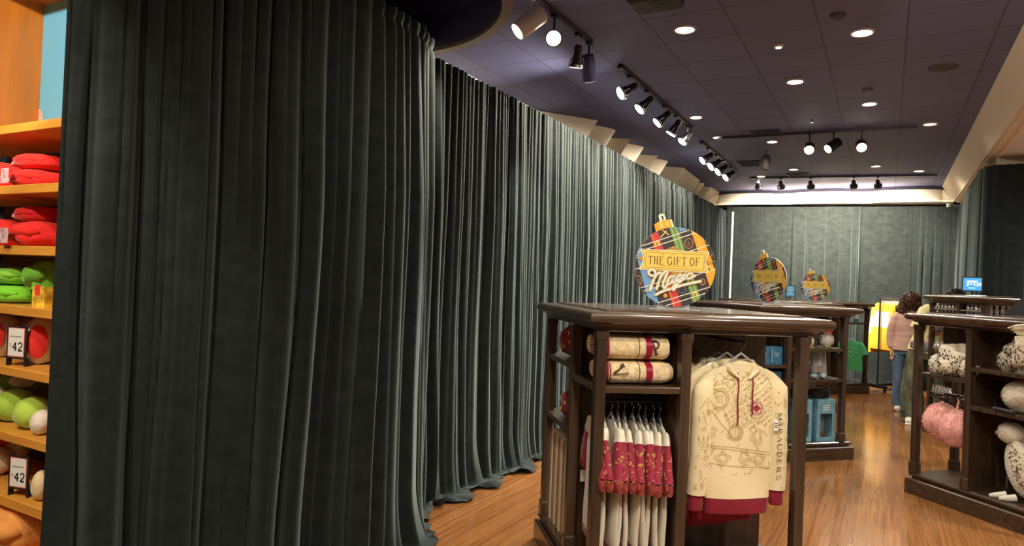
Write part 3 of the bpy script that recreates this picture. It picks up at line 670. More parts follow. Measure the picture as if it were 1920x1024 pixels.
    m.mt(MAROONINK)
    ex_ = g(670, 735)
    def dia(r, c_): m.add([mp(ex_[0]+r*math.cos(a)*1.15, ex_[1]+r*math.sin(a)) for a in (0, PI/2, PI, 3*PI/2)], [(0, 1, 2, 3)])
    dia(.019, 0)
    for k in range(26):
        a = 2*PI*k/26; r0 = .021 if k % 2 else .024; rb([(ex_[0]+r0*math.cos(a), ex_[1]+r0*math.sin(a)), (ex_[0]+(r0+.011)*math.cos(a), ex_[1]+(r0+.011)*math.sin(a))], .0028)
    rb([(ex_[0]+.042*math.cos(a)*(1-.15*math.sin(a)), ex_[1]+.042*math.sin(a)*(1.05 if a < PI else 1.25)*(1-.3*abs(math.cos(a)))) for a in [2*PI*k/30 for k in range(31)]], .0012)
    m.build('printed_map', None, t, smooth=False)
    # lettering down the right sleeve, map strokes on both sleeves
    m = MB()
    sl_x = lambda z, s: s*lerp(.190, .208, min(1, (zt-.055-z)/(zt-.055-(hem+.1))))
    def sm(s): return lambda x, z: (sl_x(z, s)+x, -.014*math.sin(min(1, max(0, (zt-.055-z)/(-.055+zt-hem-.1)))*PI)-.0385*(max(0, 1-(x/.052)**2))**.5-.006, z)
    for s in (-1, 1):
        m.mt(OLIVEINK); f_ = sm(s)
        for k in range(46):
            z_ = rr.uniform(hem+.12, zt-.12); x_ = rr.uniform(-.032, .032); dx, dz = rr.uniform(-.012, .012), rr.uniform(.006, .03)
            if s == 1 and -.03 < x_ < .0 and z_ < -.36: continue
            if abs(x_+dx) < .036: ribbon(m, [(x_, z_), (x_+dx, z_+dz)], .0028, f_, False); ribbon(m, [(x_+dx, z_+dz), (x_+dx+.008, z_+dz-.004)], .002, f_, False)
    m.mt(BROWNINK); f_ = sm(1); z_ = -.40
    for i, ch in enumerate('MARAUDERS'):
        mm = MB(); text(mm, ch, 0, 0, 1, .9, .13, lambda a, b: (a, 0, b))
        zc = -.335-i*.037
        for face in mm.f:
            m.add([f_(-.024+ (v_[2])*.022, zc-v_[0]*.034) for v_ in [mm.v[i_] for i_ in face]], [tuple(range(len(face)))])
    m.build('sleeve_print', None, t, smooth=False)
    tg = MB().box(.150, .172, -.0625, -.061, -.42, -.365).build('price_tag', WHITE, t)
    m = MB()
    for k in range(3): m.box(.153, .169, -.0632, -.0625, -.405+k*.009, -.402+k*.009)
    m.build('barcode', BLACKC, tg); MB().tube([(.161, -.0615, -.365), (.158, -.055, -.33)], .0006, 5).build('string', BLACKC, tg)
    return t
hx = .80; hz = A.rz
hoodie(A.at(hx, .125, 1.305), hz, 'front cream hoodie with an olive map print and maroon bands, facing the aisle', L=.825)
for k in range(4):
    hoodie(A.at(hx-.035-.012*k, .20+.065*k, 1.30-.004*k), hz+.02*(k-1), ['cream hoodie hanging directly behind the front map hoodie', 'third cream hoodie back on the same rail', 'fourth cream hoodie back on the same rail', 'rearmost cream hoodie on the rail, mostly hidden'][k], False, L=.875+.03*k, thin=.028, group=None)
MB().tube([(hx, .08, 1.3), (hx, .49, 1.3)], .007, 8).build('face_out_rail', BLK, A.t)
# t-shirts with maroon sleeves, on a cross rail, seen edge on
def ringer(loc, rz, label, seed, grp):
    t = root('raglan_shirt', loc, rz, label, 'shirt', grp); r_ = random.Random(seed)
    def fold(x, z): return .014*nz(x*6, z*3.5, seed)*min(1, (-.1-z)*4)+.006*nz(x*16, z*4, seed)
    zt = -.10; L = .70+r_.uniform(-.02, .03)
    def hw(z):
        u = (zt-z)/.07
        return lerp(.06, .150, max(0, u)**.6) if u < 1 else .15+.02*min(1, (u-1)/5)
    zs = [zt, zt-.01, zt-.025, zt-.045, zt-.07]+[lerp(zt-.07, -L, k/16) for k in range(1, 17)]
    m = MB(); shell(m, [(z, 0, hw(z), .008+.007*min(1, (zt-z)*4)) for z in zs], .012, fold=fold, n=10); m.build('body', IVORY, t, angle=60)
    m = MB(); shell(m, [(-L+.035, 0, hw(-L)*1.01, .0165), (-L-.002, 0, hw(-L)*1.012, .0165)], .016, fold=fold, n=10)
    for k in range(7):
        z_ = lerp(-.25, -L, k/7)
    m.build('hem_band', MAROON, t)
    # raglan: ivory shoulder cap, maroon sleeve with gold marks, dark cuff
    for s in (-1, 1):
        ang = r_.uniform(-.02, .02)
        P_ = [(s*lerp(.115, .195, k/9), ang*k/9+.007*nz(k*.8, seed), lerp(zt-.035, -.345, k/9)) for k in range(10)]
        R_ = [(lerp(.045, .052, k/9)*(1+.12*nz(k*1.1, seed, s)), lerp(.015, .024, min(1, k/4))) for k in range(10)]
        pa, pb = Vector(P_[0]), Vector(P_[1]); dd_ = (pa-pb)
        cap = MB().tube([pa+dd_*.9, pa+dd_*.65, pa+dd_*.3]+[Vector(q) for q in P_[:3]], [(.006, .003), (.024, .009), (.038, .013)]+R_[:3], 16, up=(0, 1, 0)).build('shoulder', IVORY, t, angle=60)
        sl = MB().tube(P_[2:], R_[2:], 16, up=(0, 1, 0)).build('sleeve', MAROON, t, angle=60)
        m = MB().mt(GOLDINK)
        for k in range(16):
            kk = r_.uniform(2.4, 8.8); i0 = int(kk); f_ = kk-i0; c_ = [lerp(P_[i0][q], P_[min(9, i0+1)][q], f_) for q in range(3)]
            a = r_.uniform(-.9, .9); ra, rb_ = .052, .0245
            c0 = Vector((c_[0]+s*ra*math.cos(a)*1.01, c_[1]+rb_*math.sin(a)*1.04, c_[2]))
            d1 = Vector((-s*math.sin(a)*ra, math.cos(a)*rb_, 0)).normalized()*r_.uniform(.004, .007); d2 = Vector((.1, 0, 1)).normalized()*r_.uniform(.005, .011)
            m.add([c0+d1*math.cos(b)+d2*math.sin(b) for b in [2*PI*q/7 for q in range(7)]], [tuple(range(7))])
        m.build('gold_marks', None, sl, smooth=False)
        x_, y_, z_ = P_[-1]
        MB().tube([(x_, y_, z_+.004), (x_+s*.006, y_, z_-.03), (x_+s*.007, y_, z_-.042)], [(.054, .026), (.050, .027), (.046, .022)], 10, up=(0, 1, 0)).build('cuff', mat('maroon gold knit', (.24, .035, .03), .8, noise_=(60, 60, 60, .8)), sl)
    hanger(t, .16)
    zt_ = -.40+r_.uniform(-.05, .04); xx = -.175
    tg = MB().box(-.213, -.2115, -.017, .017, zt_-.06, zt_).build('price_tag', WHITE, t)
    MB().box(-.2135, -.213, -.010, .010, zt_-.05, zt_-.035).build('barcode', BLACKC, tg)
    MB().tube([(-hw(z_)*1.0, fold(-hw(z_), z_), z_) for z_ in [lerp(-.22, -L, k/14) for k in range(15)]], [(.006, .0075)]*15, 8).build('side_trim', MAROON, t)
    tg.location = (0, 0, 0); return t
nsh = 10
for k in range(nsh):
    x = .125+.036*k
    lb = 'ivory shirt with maroon gold-marked sleeves, '+('first of the row beside the left corner post' if k == 0 else 'last of the row beside the brown divider' if k == nsh-1 else 'hanging in the middle of the edge-on row')
    ringer(A.at(x, .255+.01*math.sin(k*2.1), 1.0-.003*k), A.rz-PI/2+random.Random(k).uniform(-.10, .10)-.12, lb, k+3, None if k in (0, nsh-1) else 'maroon sleeved shirts in the middle of the row')
MB().tube([(.1, .255, .985), (.475, .255, .985)], .008, 8).build('hanging_rail', BLK, A.t)
# rolled map blankets on the shelf
def blanket(loc, rz, label, letter, w=.335, a=.125, b=.062, seed=0, group=None):
    t = root('folded_blanket', loc, rz, label, 'blanket', group)
    def sh(x): return 1+.05*nz(x*9, seed)
    P_ = [(-w/2+w*k/20, .004*nz(k*.5, seed), b+.002*nz(k*.4, seed+2)) for k in range(21)]
    e = lambda k: (1 if 1 < k < 19 else .93 if k in (1, 19) else .80)
    R_ = [(a*e(k)*sh(k*.1), b*e(k)) for k in range(21)]
    MB().tube(P_, R_, 22, up=(0, 0, 1), ex=2.7).build('blanket', mat('cream fleece with faint print', (.70, .56, .34), .9, sheen=.3, noise_=(40, 40, 40, .22), bump=(30, .5)), t, angle=60)
    for s, x0_ in ((-1, -w/2),):
        m = MB(); m.tube([(x0_-.006, 0, b), (x0_+.018, 0, b), (x0_+.030, 0, b)], [(a*.80, b*.80), (a*.97, b*.97), (a*1.015, b*1.015)], 22, up=(0, 0, 1), ex=2.7); m.build('folded_edge', MAROON, t, angle=60)
        for q in (.62, .4, .2):
            MB().tube([(x0_-.008-.001*q, a*q*math.cos(an), b+b*q*math.sin(an)) for an in [2*PI*k/20 for k in range(19)]], .0022, 5).build('roll_line', CREAM, t)
    xr = .05
    MB().tube([(xr+(-.016), 0, b), (xr+.016, 0, b)], [(a*1.035, b*1.04)]*2, 26, up=(0, 0, 1), ex=2.7, cap=False).build('ribbon', RIBB, t, angle=60)
    MB().tube([(xr-.05, 0, b), (xr-.046, 0, b)], [(a*1.01, b*1.01)]*2, 26, up=(0, 0, 1), ex=2.7, cap=False).build('cord', BROWNINK, t)
    m = MB(); f_ = lambda x, z: (x, -a*1.075*(1-abs((z-b)/b)**2.7)**(1/2.7) if abs(z-b) < b else 0, z)
    m.mt(BROWNINK)
    mm = MB(); text(mm, letter, 0, 0, .066, .7, .012, lambda q, r: (q, 0, r))
    ox = .09 if letter == 'P' else -.10
    rt = .35 if letter == 'P' else -1.2
    for face in mm.f:
        pts_ = []
        for i_ in face:
            q, _, r = mm.v[i_]; q -= .025; r -= .03; X = q*math.cos(rt)-r*math.sin(rt); Z = q*math.sin(rt)+r*math.cos(rt); pts_.append(f_(ox+X, b+.005+Z))
        m.add(pts_, [tuple(range(len(pts_)))])
    m.build('letter', None, t, smooth=False)
    return t
blanket(A.at(.275, .215, 1.0855), A.rz, 'lower cream folded blanket with maroon ribbon and letter V', 'V', b=.056, a=.12, seed=1)
blanket(A.at(.265, .215, 1.0855+.1135), A.rz+.02, 'upper cream folded blanket with maroon ribbon and letter P', 'P', b=.061, a=.125, w=.35, seed=5)
def bundle(loc, rz, label, col, r=(.14, .10, .08), seed=0, name='folded_garment', cat='folded garment', ink=None):
    t = root(name, loc, rz, label, cat)
    m_ = mat('bundle '+'%.2f %.2f %.2f' % col, col, .85, sheen=.3, bump=(25, .5))
    fn = lambda d: 1+.10*nz(d.x*2.2+seed, d.y*2.2, d.z*2.2)+.03*nz(d.x*7, d.y*7, d.z*7+seed)
    def sqf(d):
        k = (abs(d.x)**3+abs(d.y)**3+abs(d.z)**3)**(-1/3); return fn(d)*k
    MB().ell((0, 0, r[2]*.98), r, 28, 16, sqf).build('folded_body', m_, t, angle=80)
    if ink:
        m = MB()
        rr = random.Random(seed)
        for k in range(18):
            a = rr.uniform(0, 2*PI); h_ = rr.uniform(.3, 1.5); d = Vector((math.cos(a), math.sin(a), (h_-.98))).normalized(); q = sqf(d)*1.01
            c0 = Vector((d.x*r[0]*q, d.y*r[1]*q, d.z*r[2]*q+r[2]*.98)); m.ell(c0, (.006, .006, .012), 6, 4)
        m.build('gold_print', ink, t)
    return t
bundle(A.at(.22, .80, 1.13), A.rz+.3, 'dark red folded shirt with gold print on the upper back shelf of the nearest stand', (.20, .01, .015), (.13, .13, .095), 2, ink=GOLDINK)
bundle(A.at(.22, .80, .79), A.rz-.2, 'dark red folded shirt with gold print one shelf below its twin in the nearest stand', (.16, .01, .012), (.13, .12, .085), 4, ink=GOLDINK)
# art boards leaning in the low back-left bay
def artboard(k):
    t = root('art_print_folder', A.at(.28, .60+.054*k, .165), A.rz, '', 'print')
    lb = ['pale boxed print at the front of the row standing in the low left bay', 'thin beige print standing in the low left bay behind the front one'][0 if k == 0 else 1]
    t['label'] = lb; t['group'] = None if k == 0 else 'beige prints standing in the low left bay'
    if k == 0: del t['group']
    m_ = mat('kraft print wrap', (.62, .48, .30), .5, noise_=(6, 6, 40, .2)); MB().box(-.19, .19, -.009, .009, 0, .52+.004*(k % 2)).build('sleeve', m_, t)
    MB().box(-.193, -.17, -.012, .012, .003, .515).build('spine', mat('spine tape', (.72, .60, .42) if k % 2 else (.3, .22, .15), .5) if False else (mat('pale spine', (.72, .6, .42), .5) if k % 2 else mat('brown spine', (.33, .22, .14), .5)), t)
    if k == 0: MB().box(-.19, .19, -.0105, -.009, .46, .52).build('black_header', BLACKC, t)
for k in range(8): artboard(k)
# ================================================================== items on stand B
def carton(f, x, y, z, w, d, h, label, group=None, m=BLUEBOX, window=False, rz=0):
    t = root('gift_box', f.at(x, y, z), f.rz+rz, label, 'box', group)
    if not window:
        MB().box(-w/2, w/2, -d/2, d/2, 0, h).build('carton', m, t, bevel=.002)
        q = MB()
        for k in range(3): q.box(-w*.22+k*.004, w*.22-k*.004, -d/2-.001, -d/2, h*.62-k*.014, h*.62-k*.014+.007)
        q.box(-w*.1, w*.1, -d/2-.001, -d/2, h*.1, h*.13); q.box(-w*.42, -w*.36, -d/2-.001, -d/2, h*.1, h*.9); q.build('printed_marks', mat('pale blue print', (.35, .5, .55), .5), t)
    else:
        b = MB(); b.box(-w/2, w/2, d/2-.004, d/2, 0, h); b.box(-w/2, -w/2+.004, -d/2, d/2-.004, 0, h); b.box(w/2-.004, w/2, -d/2, d/2-.004, 0, h); b.box(-w/2+.004, w/2-.004, -d/2, d/2-.004, 0, .004); b.box(-w/2+.004, w/2-.004, -d/2, d/2-.004, h-.004, h)
        b.build('carton', m, t, smooth=False)
        b = MB(); y_ = -d/2
        b.box(-w/2, w/2, y_-.002, y_, h*.66, h); b.box(-w/2, w/2, y_-.002, y_, 0, h*.10); b.box(-w/2, -w*.33, y_-.002, y_, h*.10, h*.66); b.box(w*.33, w/2, y_-.002, y_, h*.10, h*.66)
        b.build('window_panel', m, t, smooth=False)
        q = MB()
        for k in range(3): q.box(-w*.2, w*.2, y_-.003, y_-.002, h*.84-k*.02, h*.84-k*.02+.01)
        q.build('printed_marks', WHITE, t)
        MB().box(-w/2+.006, w/2-.006, d/2-.02, d/2-.006, .01, h*.7).build('backing_card', mat('pale grey lining', (.5, .48, .45), .6), t)
        s = MB(); s.tube([(-w*.25, -.02, .02), (-w*.05, -.03, .05), (w*.2, -.03, .035), (w*.28, -.03, .02)], [.014, .025, .02, .008], 10); s.build('packed_toy', mat('brown toy', (.16, .08, .04), .6), t)
    return t
for (x, z, k) in ((.15, .885, 0), (.288, .885, 1), (.15, .66, 2), (.288, .66, 3)):
    carton(B, x, .17, z, .132, .12, .16, ['left dark blue carton on the upper small shelf of the second stand', 'right dark blue carton on the upper small shelf of the second stand', 'left dark blue carton on the lower small shelf of the second stand', 'right dark blue carton on the lower small shelf of the second stand'][k])
carton(B, .88, .19, .165, .19, .17, .39, 'pale blue window box standing at the right on the base of the second stand', m=LBLUEBOX, window=True, rz=math.radians(-6))
carton(B, .62, .20, .165, .19, .17, .39, 'pale blue window box to the left of the other window box', m=LBLUEBOX, window=True, rz=math.radians(-6))
PLUSH = mat('white plush', (.66, .62, .54), .95, sheen=.6, bump=(70, .8)); ORB = mat('orange red felt', (.65, .10, .04), .8)
def bird(loc, rz, label, s=1.0):
    t = root('plush_bird', loc, rz, label, 'soft toy')
    MB().ell((0, 0, .085*s), (.07*s, .06*s, .088*s), 18, 12, lambda d: 1+.04*nz(d.x*5, d.y*5, d.z*5)).build('body', PLUSH, t, angle=80)
    hd = MB().ell((0, -.012*s, .185*s), (.05*s, .048*s, .05*s), 16, 10).build('head', PLUSH, t)
    m = MB()
    for k in range(4): m.ell(((k-1.5)*.022*s, -.055*s, .19*s+.008*s*(k % 2)), (.013*s, .01*s, .016*s), 8, 6)
    m.ell((0, -.062*s, .172*s), (.012*s, .016*s, .008*s), 8, 6); m.build('face_feathers', ORB, hd)
    for q in (-1, 1):
        MB().ell((q*.066*s, 0, .09*s), (.016*s, .045*s, .065*s), 10, 8).build('wing', PLUSH, t)
        MB().ell((q*.026*s, -.05*s, .008*s), (.02*s, .03*s, .008*s), 10, 6).build('foot', mat('yellow felt', (.6, .4, .1), .8), t)
    return t
bird(B.at(.90, .17, 1.04), B.rz-.2, 'larger white plush bird with an orange-red face on the top shelf of the second stand', .80)
bird(B.at(.70, .17, 1.04), B.rz+.3, 'smaller white plush bird behind the post, left of the larger bird', .62)
GLASS = mat('silver glass', (.5, .52, .54), .12, metal=.75)
def mug(loc, rz, label, h=.11):
    t = root('glass_goblet', loc, rz, label, 'goblet', 'silver goblets on the middle shelf of the second stand')
    MB().lathe((0, 0, 0), [(.026, 0), (.028, .004), (.008, .012), (.007, .035), (.03, .055), (.034, h), (.031, h), (.027, .06), (.004, .045)], 16).build('cup', GLASS, t)
    MB().tube([(.032, 0, h*.9), (.055, 0, h*.85), (.06, 0, h*.68), (.034, 0, h*.58)], .004, 6).build('handle', GLASS, t)
for k, (x, y) in enumerate(((.57, .12), (.64, .15), (.715, .11), (.79, .14), (.61, .24), (.75, .24))):
    mug(B.at(x, y, .755), B.rz+k*1.1, 'silver goblet with a handle on the middle shelf of the second stand', .11+.02*(k % 3))
for k in range(3):
    t = root('foil_packet', B.at(.58+.11*k, .085, .7555), B.rz+.4*k, 'crumpled silver-blue packet lying in front of the goblets', 'packet', 'silver-blue packets in front of the goblets')
    MB().ell((0, 0, .022), (.045, .03, .024), 12, 8, lambda d: 1+.25*nz(d.x*6+k, d.y*6, d.z*6)).build('packet', mat('silver blue foil', (.35, .5, .58), .3, metal=.5), t, angle=20)
t = root('hanging_cloth', B.at(.90, .25, 1.005), B.rz, 'white gauzy cloth hanging behind the goblets of the second stand', 'cloth')
m = MB(); shell(m, [(-.0-.03*k, 0, .075+.004*k) for k in range(9)], .008, fold=lambda x, z: .012*math.sin(x*90+z*6)); m.build('cloth', mat('white gauze', (.5, .5, .47), .9), t, angle=60)
t = root('hanging_cloth', B.at(.80, .25, .755+.02), B.rz, 'x', 'cloth'); bpy.data.objects.remove(t)
bundle(B.at(.62, .20, .5555), B.rz, 'dark green folded item on top of the left window box', (.01, .10, .05), (.07, .06, .05), 9)
bundle(B.at(.86, .20, .5555), B.rz, 'black folded item on top of the right window box', (.012, .012, .014), (.11, .07, .045), 11)
# bottle on stand C
t = root('bottle', C.at(.90, .12, 1.12), C.rz, 'small teal bottle with a white label on the farthest stand', 'bottle')
MB().lathe((0, 0, 0), [(.04, 0), (.042, .01), (.042, .11), (.02, .15), (.016, .19)], 16).build('glass_body', mat('teal glass', (.08, .25, .3), .2), t); MB().lathe((0, 0, .06), [(.0435, 0), (.0435, .13)], 16).build('label', WHITE, t); MB().lathe((0, 0, .19), [(.02, 0), (.02, .025)], 12).build('cap', BLACKC, t)
# simple shirts and sweaters used for the green tee and the garment rack
def simple_top(t, bands, L, w=.21, long_=False, thick=.02, sm_=None, seed=0):
    zt = -.10
    def hw(z):
        u = (zt-z)/.08
        return lerp(.07, w*.9, max(0, u)**.6) if u < 1 else w*.9+.02*min(1, (u-1)/6)
    fold = lambda x, z: .012*nz(x*7, z*3, seed)
    edges = [zt]+[b[0] for b in bands]
    for i, (zb, m_) in enumerate(bands):
        za = edges[i]; zs = [lerp(za, zb, k/8) for k in range(9)] if i else [za, za-.008, za-.02, za-.04]+[lerp(za-.05, zb, k/6) for k in range(7)]
        zs = [z for z in zs if z >= zb-1e-6]
        m = MB(); shell(m, [(z, 0, hw(z), thick*(.5+.5*min(1, (zt-z)*8))) for z in zs], thick, fold=fold, n=10); m.build('body_panel', m_, t, angle=60)
    for s in (-1, 1):
        e = -.72*L/.7 if long_ else -.30; n_ = 12
        P_ = [(s*lerp(w*.62, (w*1.12 if not long_ else .235), (k/n_)**.7), 0, lerp(zt-.045, e, k/n_)) for k in range(n_+1)]
        i0 = 0; parts = sm_ or [(1.0, bands[0][1])]
        for fr, m_ in parts:
            i1 = int(round(fr*n_)); MB().tube(P_[i0:i1+1], [(.055-.012*k/n_*(1 if long_ else -.3), thick*.95) for k in range(i0, i1+1)], 10, up=(0, 1, 0)).build('sleeve', m_, t, angle=60); i0 = i1
    hanger(t, .18)
GREENT = mat('green cotton', (.05, .30, .11), .85); YEL = mat('mustard yellow cotton', (.72, .37, .015), .85, sheen=.2); OFFW = mat('off white cotton', (.70, .64, .56), .85)
t = root('t_shirt', C.at(.58, -.12, .95), C.rz-1.15, 'green t-shirt with a pale round print hanging on the farthest stand', 't-shirt')
simple_top(t, [(-.55, GREENT)], .55, w=.18)
m = MB(); ribbon(m, arc(0, -.27, .055, .07, 0, 360, 24), .006, lambda x, z: (x, -.026, z)); ribbon(m, [(-.03, -.27), (.03, -.27)], .012, lambda x, z: (x, -.026, z)); m.build('round_print', mat('pale green ink', (.3, .5, .35), .8), t, smooth=False)
# ================================================================== GARMENT RACK
p0 = pd(1652, 722, 11.25); rk = root('garment_rack', (p0.x, p0.y, 0), YAW+math.radians(28), 'black wheeled garment rack in front of the back drapes', 'clothes rack')
w_ = .62
MB().tube([(-.1, 0, .1), (-.1, 0, 1.52), (w_+.2, 0, 1.52), (w_+.2, 0, .1)], .014, 10).build('frame', BLK, rk)
MB().box(-.25, w_+.3, -.03, .03, .075, .115).build('base_bar', BLK, rk)
for x in (-.22, w_+.27):
    MB().box(x-.03, x+.03, -.24, .24, .07, .11).build('foot_bar', BLK, rk)
    for y in (-.21, .21):
        MB().lathe((x, y, .035), [(.03, -.012), (.035, -.008), (.035, .008), (.03, .012)], 14, axis=1).build('wheel', DKMETAL, rk)
rc, rs = math.cos(rk.rotation_euler.z), math.sin(rk.rotation_euler.z)
for k in range(9):
    x = -.04+.055*k; t = root('sweatshirt', (p0.x+rc*x, p0.y+rs*x, 1.54), YAW+math.radians(28)-math.radians(100), '', 'sweatshirt')
    t['label'] = 'yellow and white sweatshirt at the left end of the wheeled rack' if k == 0 else 'yellow and white sweatshirt on the wheeled rack, behind the leftmost one'
    if k: t['group'] = 'yellow and white sweatshirts on the wheeled rack'
    simple_top(t, [(-.24, YEL), (-.50, OFFW), (-.86, YEL)], .9, w=.23, long_=True, thick=.025, sm_=[(.25, YEL), (.6, OFFW), (1.0, YEL)], seed=k)
# ================================================================== silver packets on stand E
SILP = [mat('silver packet', (.38, .38, .36), .3, metal=.5), mat('grey packet', (.22, .21, .19), .4, metal=.3), mat('beige packet', (.42, .36, .28), .5)]
proto = None
spots = [(.10+.055*r_, .12+.068*k) for r_ in (0, 1) for k in range(14) if not (4.6 < k < 6.4)]+[(.14+.06*k, .085) for k in range(4)]
for lev, z in enumerate((1.40, 1.20, .95, .70, .45)):
    for (x, y) in spots:
        zz = z+.0005
        if proto is None:
            proto = root('silver_packet', (0, 0, 0), 0, 'small silver packet in the racks of the taller right-hand stand', 'packet', 'small silver packets racked on the taller stand')
            MB().ell((0, 0, .043), (.024, .018, .044), 10, 8, lambda d: 1+.15*nz(d.x*4, d.y*4, d.z*4)).build('wrapper', SILP[0], proto, angle=30); MB().box(-.018, .018, -.005, .005, .082, .108).build('header_card', SILP[2], proto)
            c_ = proto
        else: c_ = copy_tree(proto)
        c_.location = E_.at(x, y, zz); c_.rotation_euler = (0, 0, E_.rz+(-PI/2 if y > .09 else 0)+random.uniform(-.4, .4))
for z in (1.40, 1.20, .95, .70, .45):
    MB().box(.068, .074, .1, 1.02, z+.03, z+.042).build('rack_lip', mat('grey wood lip', (.18, .15, .12), .6), E_.t)
# ================================================================== plush on stand D
SNOW = mat('cream shaggy plush', (.70, .63, .50), .95, sheen=.6, bump=(60, 1.0)); FLECK = mat('black fleck', (.03, .025, .02), .8)
PINK = mat('pink faux fur', (.93, .46, .43), .95, sheen=.5, noise_=(26, 26, 26, .22), bump=(80, 1.0)); GREYP = mat('dark grey plastic claw', (.03, .035, .035), .4)
def furry(mb, c, r, seed, n=900, ln=.02, rot=None, fn=None):
    rr = random.Random(seed)
    for _ in range(n):
        a = rr.uniform(0, 2*PI); zz = rr.uniform(-.95, .95); q = math.sqrt(1-zz*zz); d = Vector((q*math.cos(a), q*math.sin(a), zz)); k = fn(d) if fn else 1
        p = Vector((d.x*r[0]*k, d.y*r[1]*k, d.z*r[2]*k)); nrm = Vector((d.x/r[0], d.y/r[1], d.z/r[2])).normalized()
        if rot: p = rot @ p; nrm = rot @ nrm
        p += Vector(c); tdir = (nrm+Vector((rr.uniform(-.5, .5), rr.uniform(-.5, .5), rr.uniform(-.9, .1)))).normalized()
        sd_ = nrm.cross(Vector((rr.uniform(-1, 1), rr.uniform(-1, 1), .3))).normalized()*.0021
        mb.add([p-sd_-nrm*.003, p+sd_-nrm*.003, p+tdir*ln*rr.uniform(.6, 1.2)], [(0, 1, 2)])
def flecks(t, c, r, seed, n, fn=None, region=None, sz=(.004, .010), parent=None):
    m = MB(); rr = random.Random(seed)
    for _ in range(n):
        a = rr.uniform(0, 2*PI); zz = rr.uniform(-.9, .9); q = math.sqrt(1-zz*zz); d = Vector((q*math.cos(a), q*math.sin(a), zz))
        if region and not region(d): continue
        k = (fn(d) if fn else 1)*1.01; p = Vector((d.x*r[0]*k+c[0], d.y*r[1]*k+c[1], d.z*r[2]*k+c[2])); m.ell(p, (sz[0], sz[0]*1.2, sz[1]), 6, 4)
    m.build('black_flecks', FLECK, parent or t)
def wing_hat(loc, rz, label, s=1.0, seed=1):
    t = root('plush_hat', loc, rz, label, 'plush hat')
    fn = lambda d: 1+.30*nz(d.x*1.8+seed, d.y*1.8, d.z*1.8)+.12*nz(d.x*4+seed, d.y*4, d.z*4)
    r = (.155*s, .12*s, .125*s); m = MB(); m.ell((0, 0, .115*s), r, 36, 20, fn); furry(m, (0, 0, .115*s), r, seed, 1500, .009, fn=fn); m.build('crown', SNOW, t, angle=80)
    flecks(t, (0, 0, .115*s), r, seed+2, 420, fn, lambda d: d.z < .6, (.0036, .009))
    for q in (-1, 1):
        m = MB(); m.ell((q*.12*s, -.02, .07*s), (.075*s, .07*s, .085*s), 16, 10, lambda d: 1+.15*nz(d.x*3, d.y*3, d.z*3+seed)); furry(m, (q*.12*s, -.02, .07*s), (.075*s, .07*s, .085*s), seed+q, 500, .009); w = m.build('ear_flap', SNOW, t, angle=80)
        flecks(t, (q*.12*s, -.02, .07*s), (.078*s, .073*s, .088*s), seed+5+q, 130, None, None, (.0034, .008), parent=w)
    return t
ld = D.rz-PI/2
wing_hat(D.at(.16, .93, .966), ld, 'cream spotted plush hat on the shelf above the pink fluffy bags', 1.0, 3)
wing_hat(D.at(.20, .42, 1.061), ld, 'cream spotted plush hat on the topmost shelf at the right edge of the photo', .95, 8)
# white plain plush on middle shelf
t = root('plush_hat', D.at(.20, .42, .781), ld, 'plain cream plush hat with dark claws on the middle shelf at the right edge', 'plush hat')
m = MB(); m.ell((0, 0, .11), (.15, .12, .115), 30, 18, lambda d: 1+.06*nz(d.x*3, d.y*3, d.z*3)); furry(m, (0, 0, .11), (.15, .12, .115), 4, 2200, .009); m.build('crown', SNOW, t, angle=80)
for k in range(5): MB().ell((-.12+.032*k, -.125-.004*k, .014), (.02, .024, .013), 10, 6).build('claw', GREYP, t)
# owl
t = root('plush_owl', D.at(.20, .46, .165), ld, 'white plush owl sitting on the base of the right-hand stand', 'soft toy')
bf = lambda d: 1+.02*nz(d.x*4, d.y*4, d.z*4)
rot = Matrix.Rotation(math.radians(-16), 3, 'Y')
m = MB(); m.ell((.03, 0, .23), (.098, .09, .20), 26, 18, bf, rot); furry(m, (.03, 0, .23), (.098, .09, .20), 5, 1500, .007, rot=rot); bd = m.build('body', PLUSH, t, angle=80)
m = MB(); m.ell((-.045, -.01, .46), (.088, .082, .078), 22, 14, bf); furry(m, (-.045, -.01, .46), (.088, .082, .078), 6, 900, .006); hd = m.build('head', PLUSH, t, angle=80)
m = MB(); m.tube([(-.120, -.03, .455), (-.138, -.034, .447), (-.143, -.035, .430)], [.013, .010, .002], 8); m.build('beak', mat('pale beak', (.4, .34, .25), .5), hd)
MB().ell((-.103, -.068, .475), (.010, .006, .007), 10, 6).build('eye', BLACKC, hd)
m = MB(); m.ell((.07, -.07, .27), (.075, .03, .16), 18, 12, None, rot); wg = m.build('wing', SNOW, t)
m = MB(); rr = random.Random(3)
for k in range(70):
    a = rr.uniform(0, 2*PI); q = math.sqrt(rr.random())*.9; v = rot @ Vector((.075*q*math.cos(a), -.03*math.sqrt(1-q*q)*1.03, .16*q*math.sin(a))); m.ell(Vector((.07, -.07, .27))+v, (.008, .003, .003), 6, 4)
m.build('black_flecks', FLECK, wg)
for q in (-.04, .03):
    MB().tube([(q, -.05, .03), (q-.04, -.10, .018), (q-.06, -.13, .013)], [.026, .02, .011], 10).build('foot', PLUSH, t)
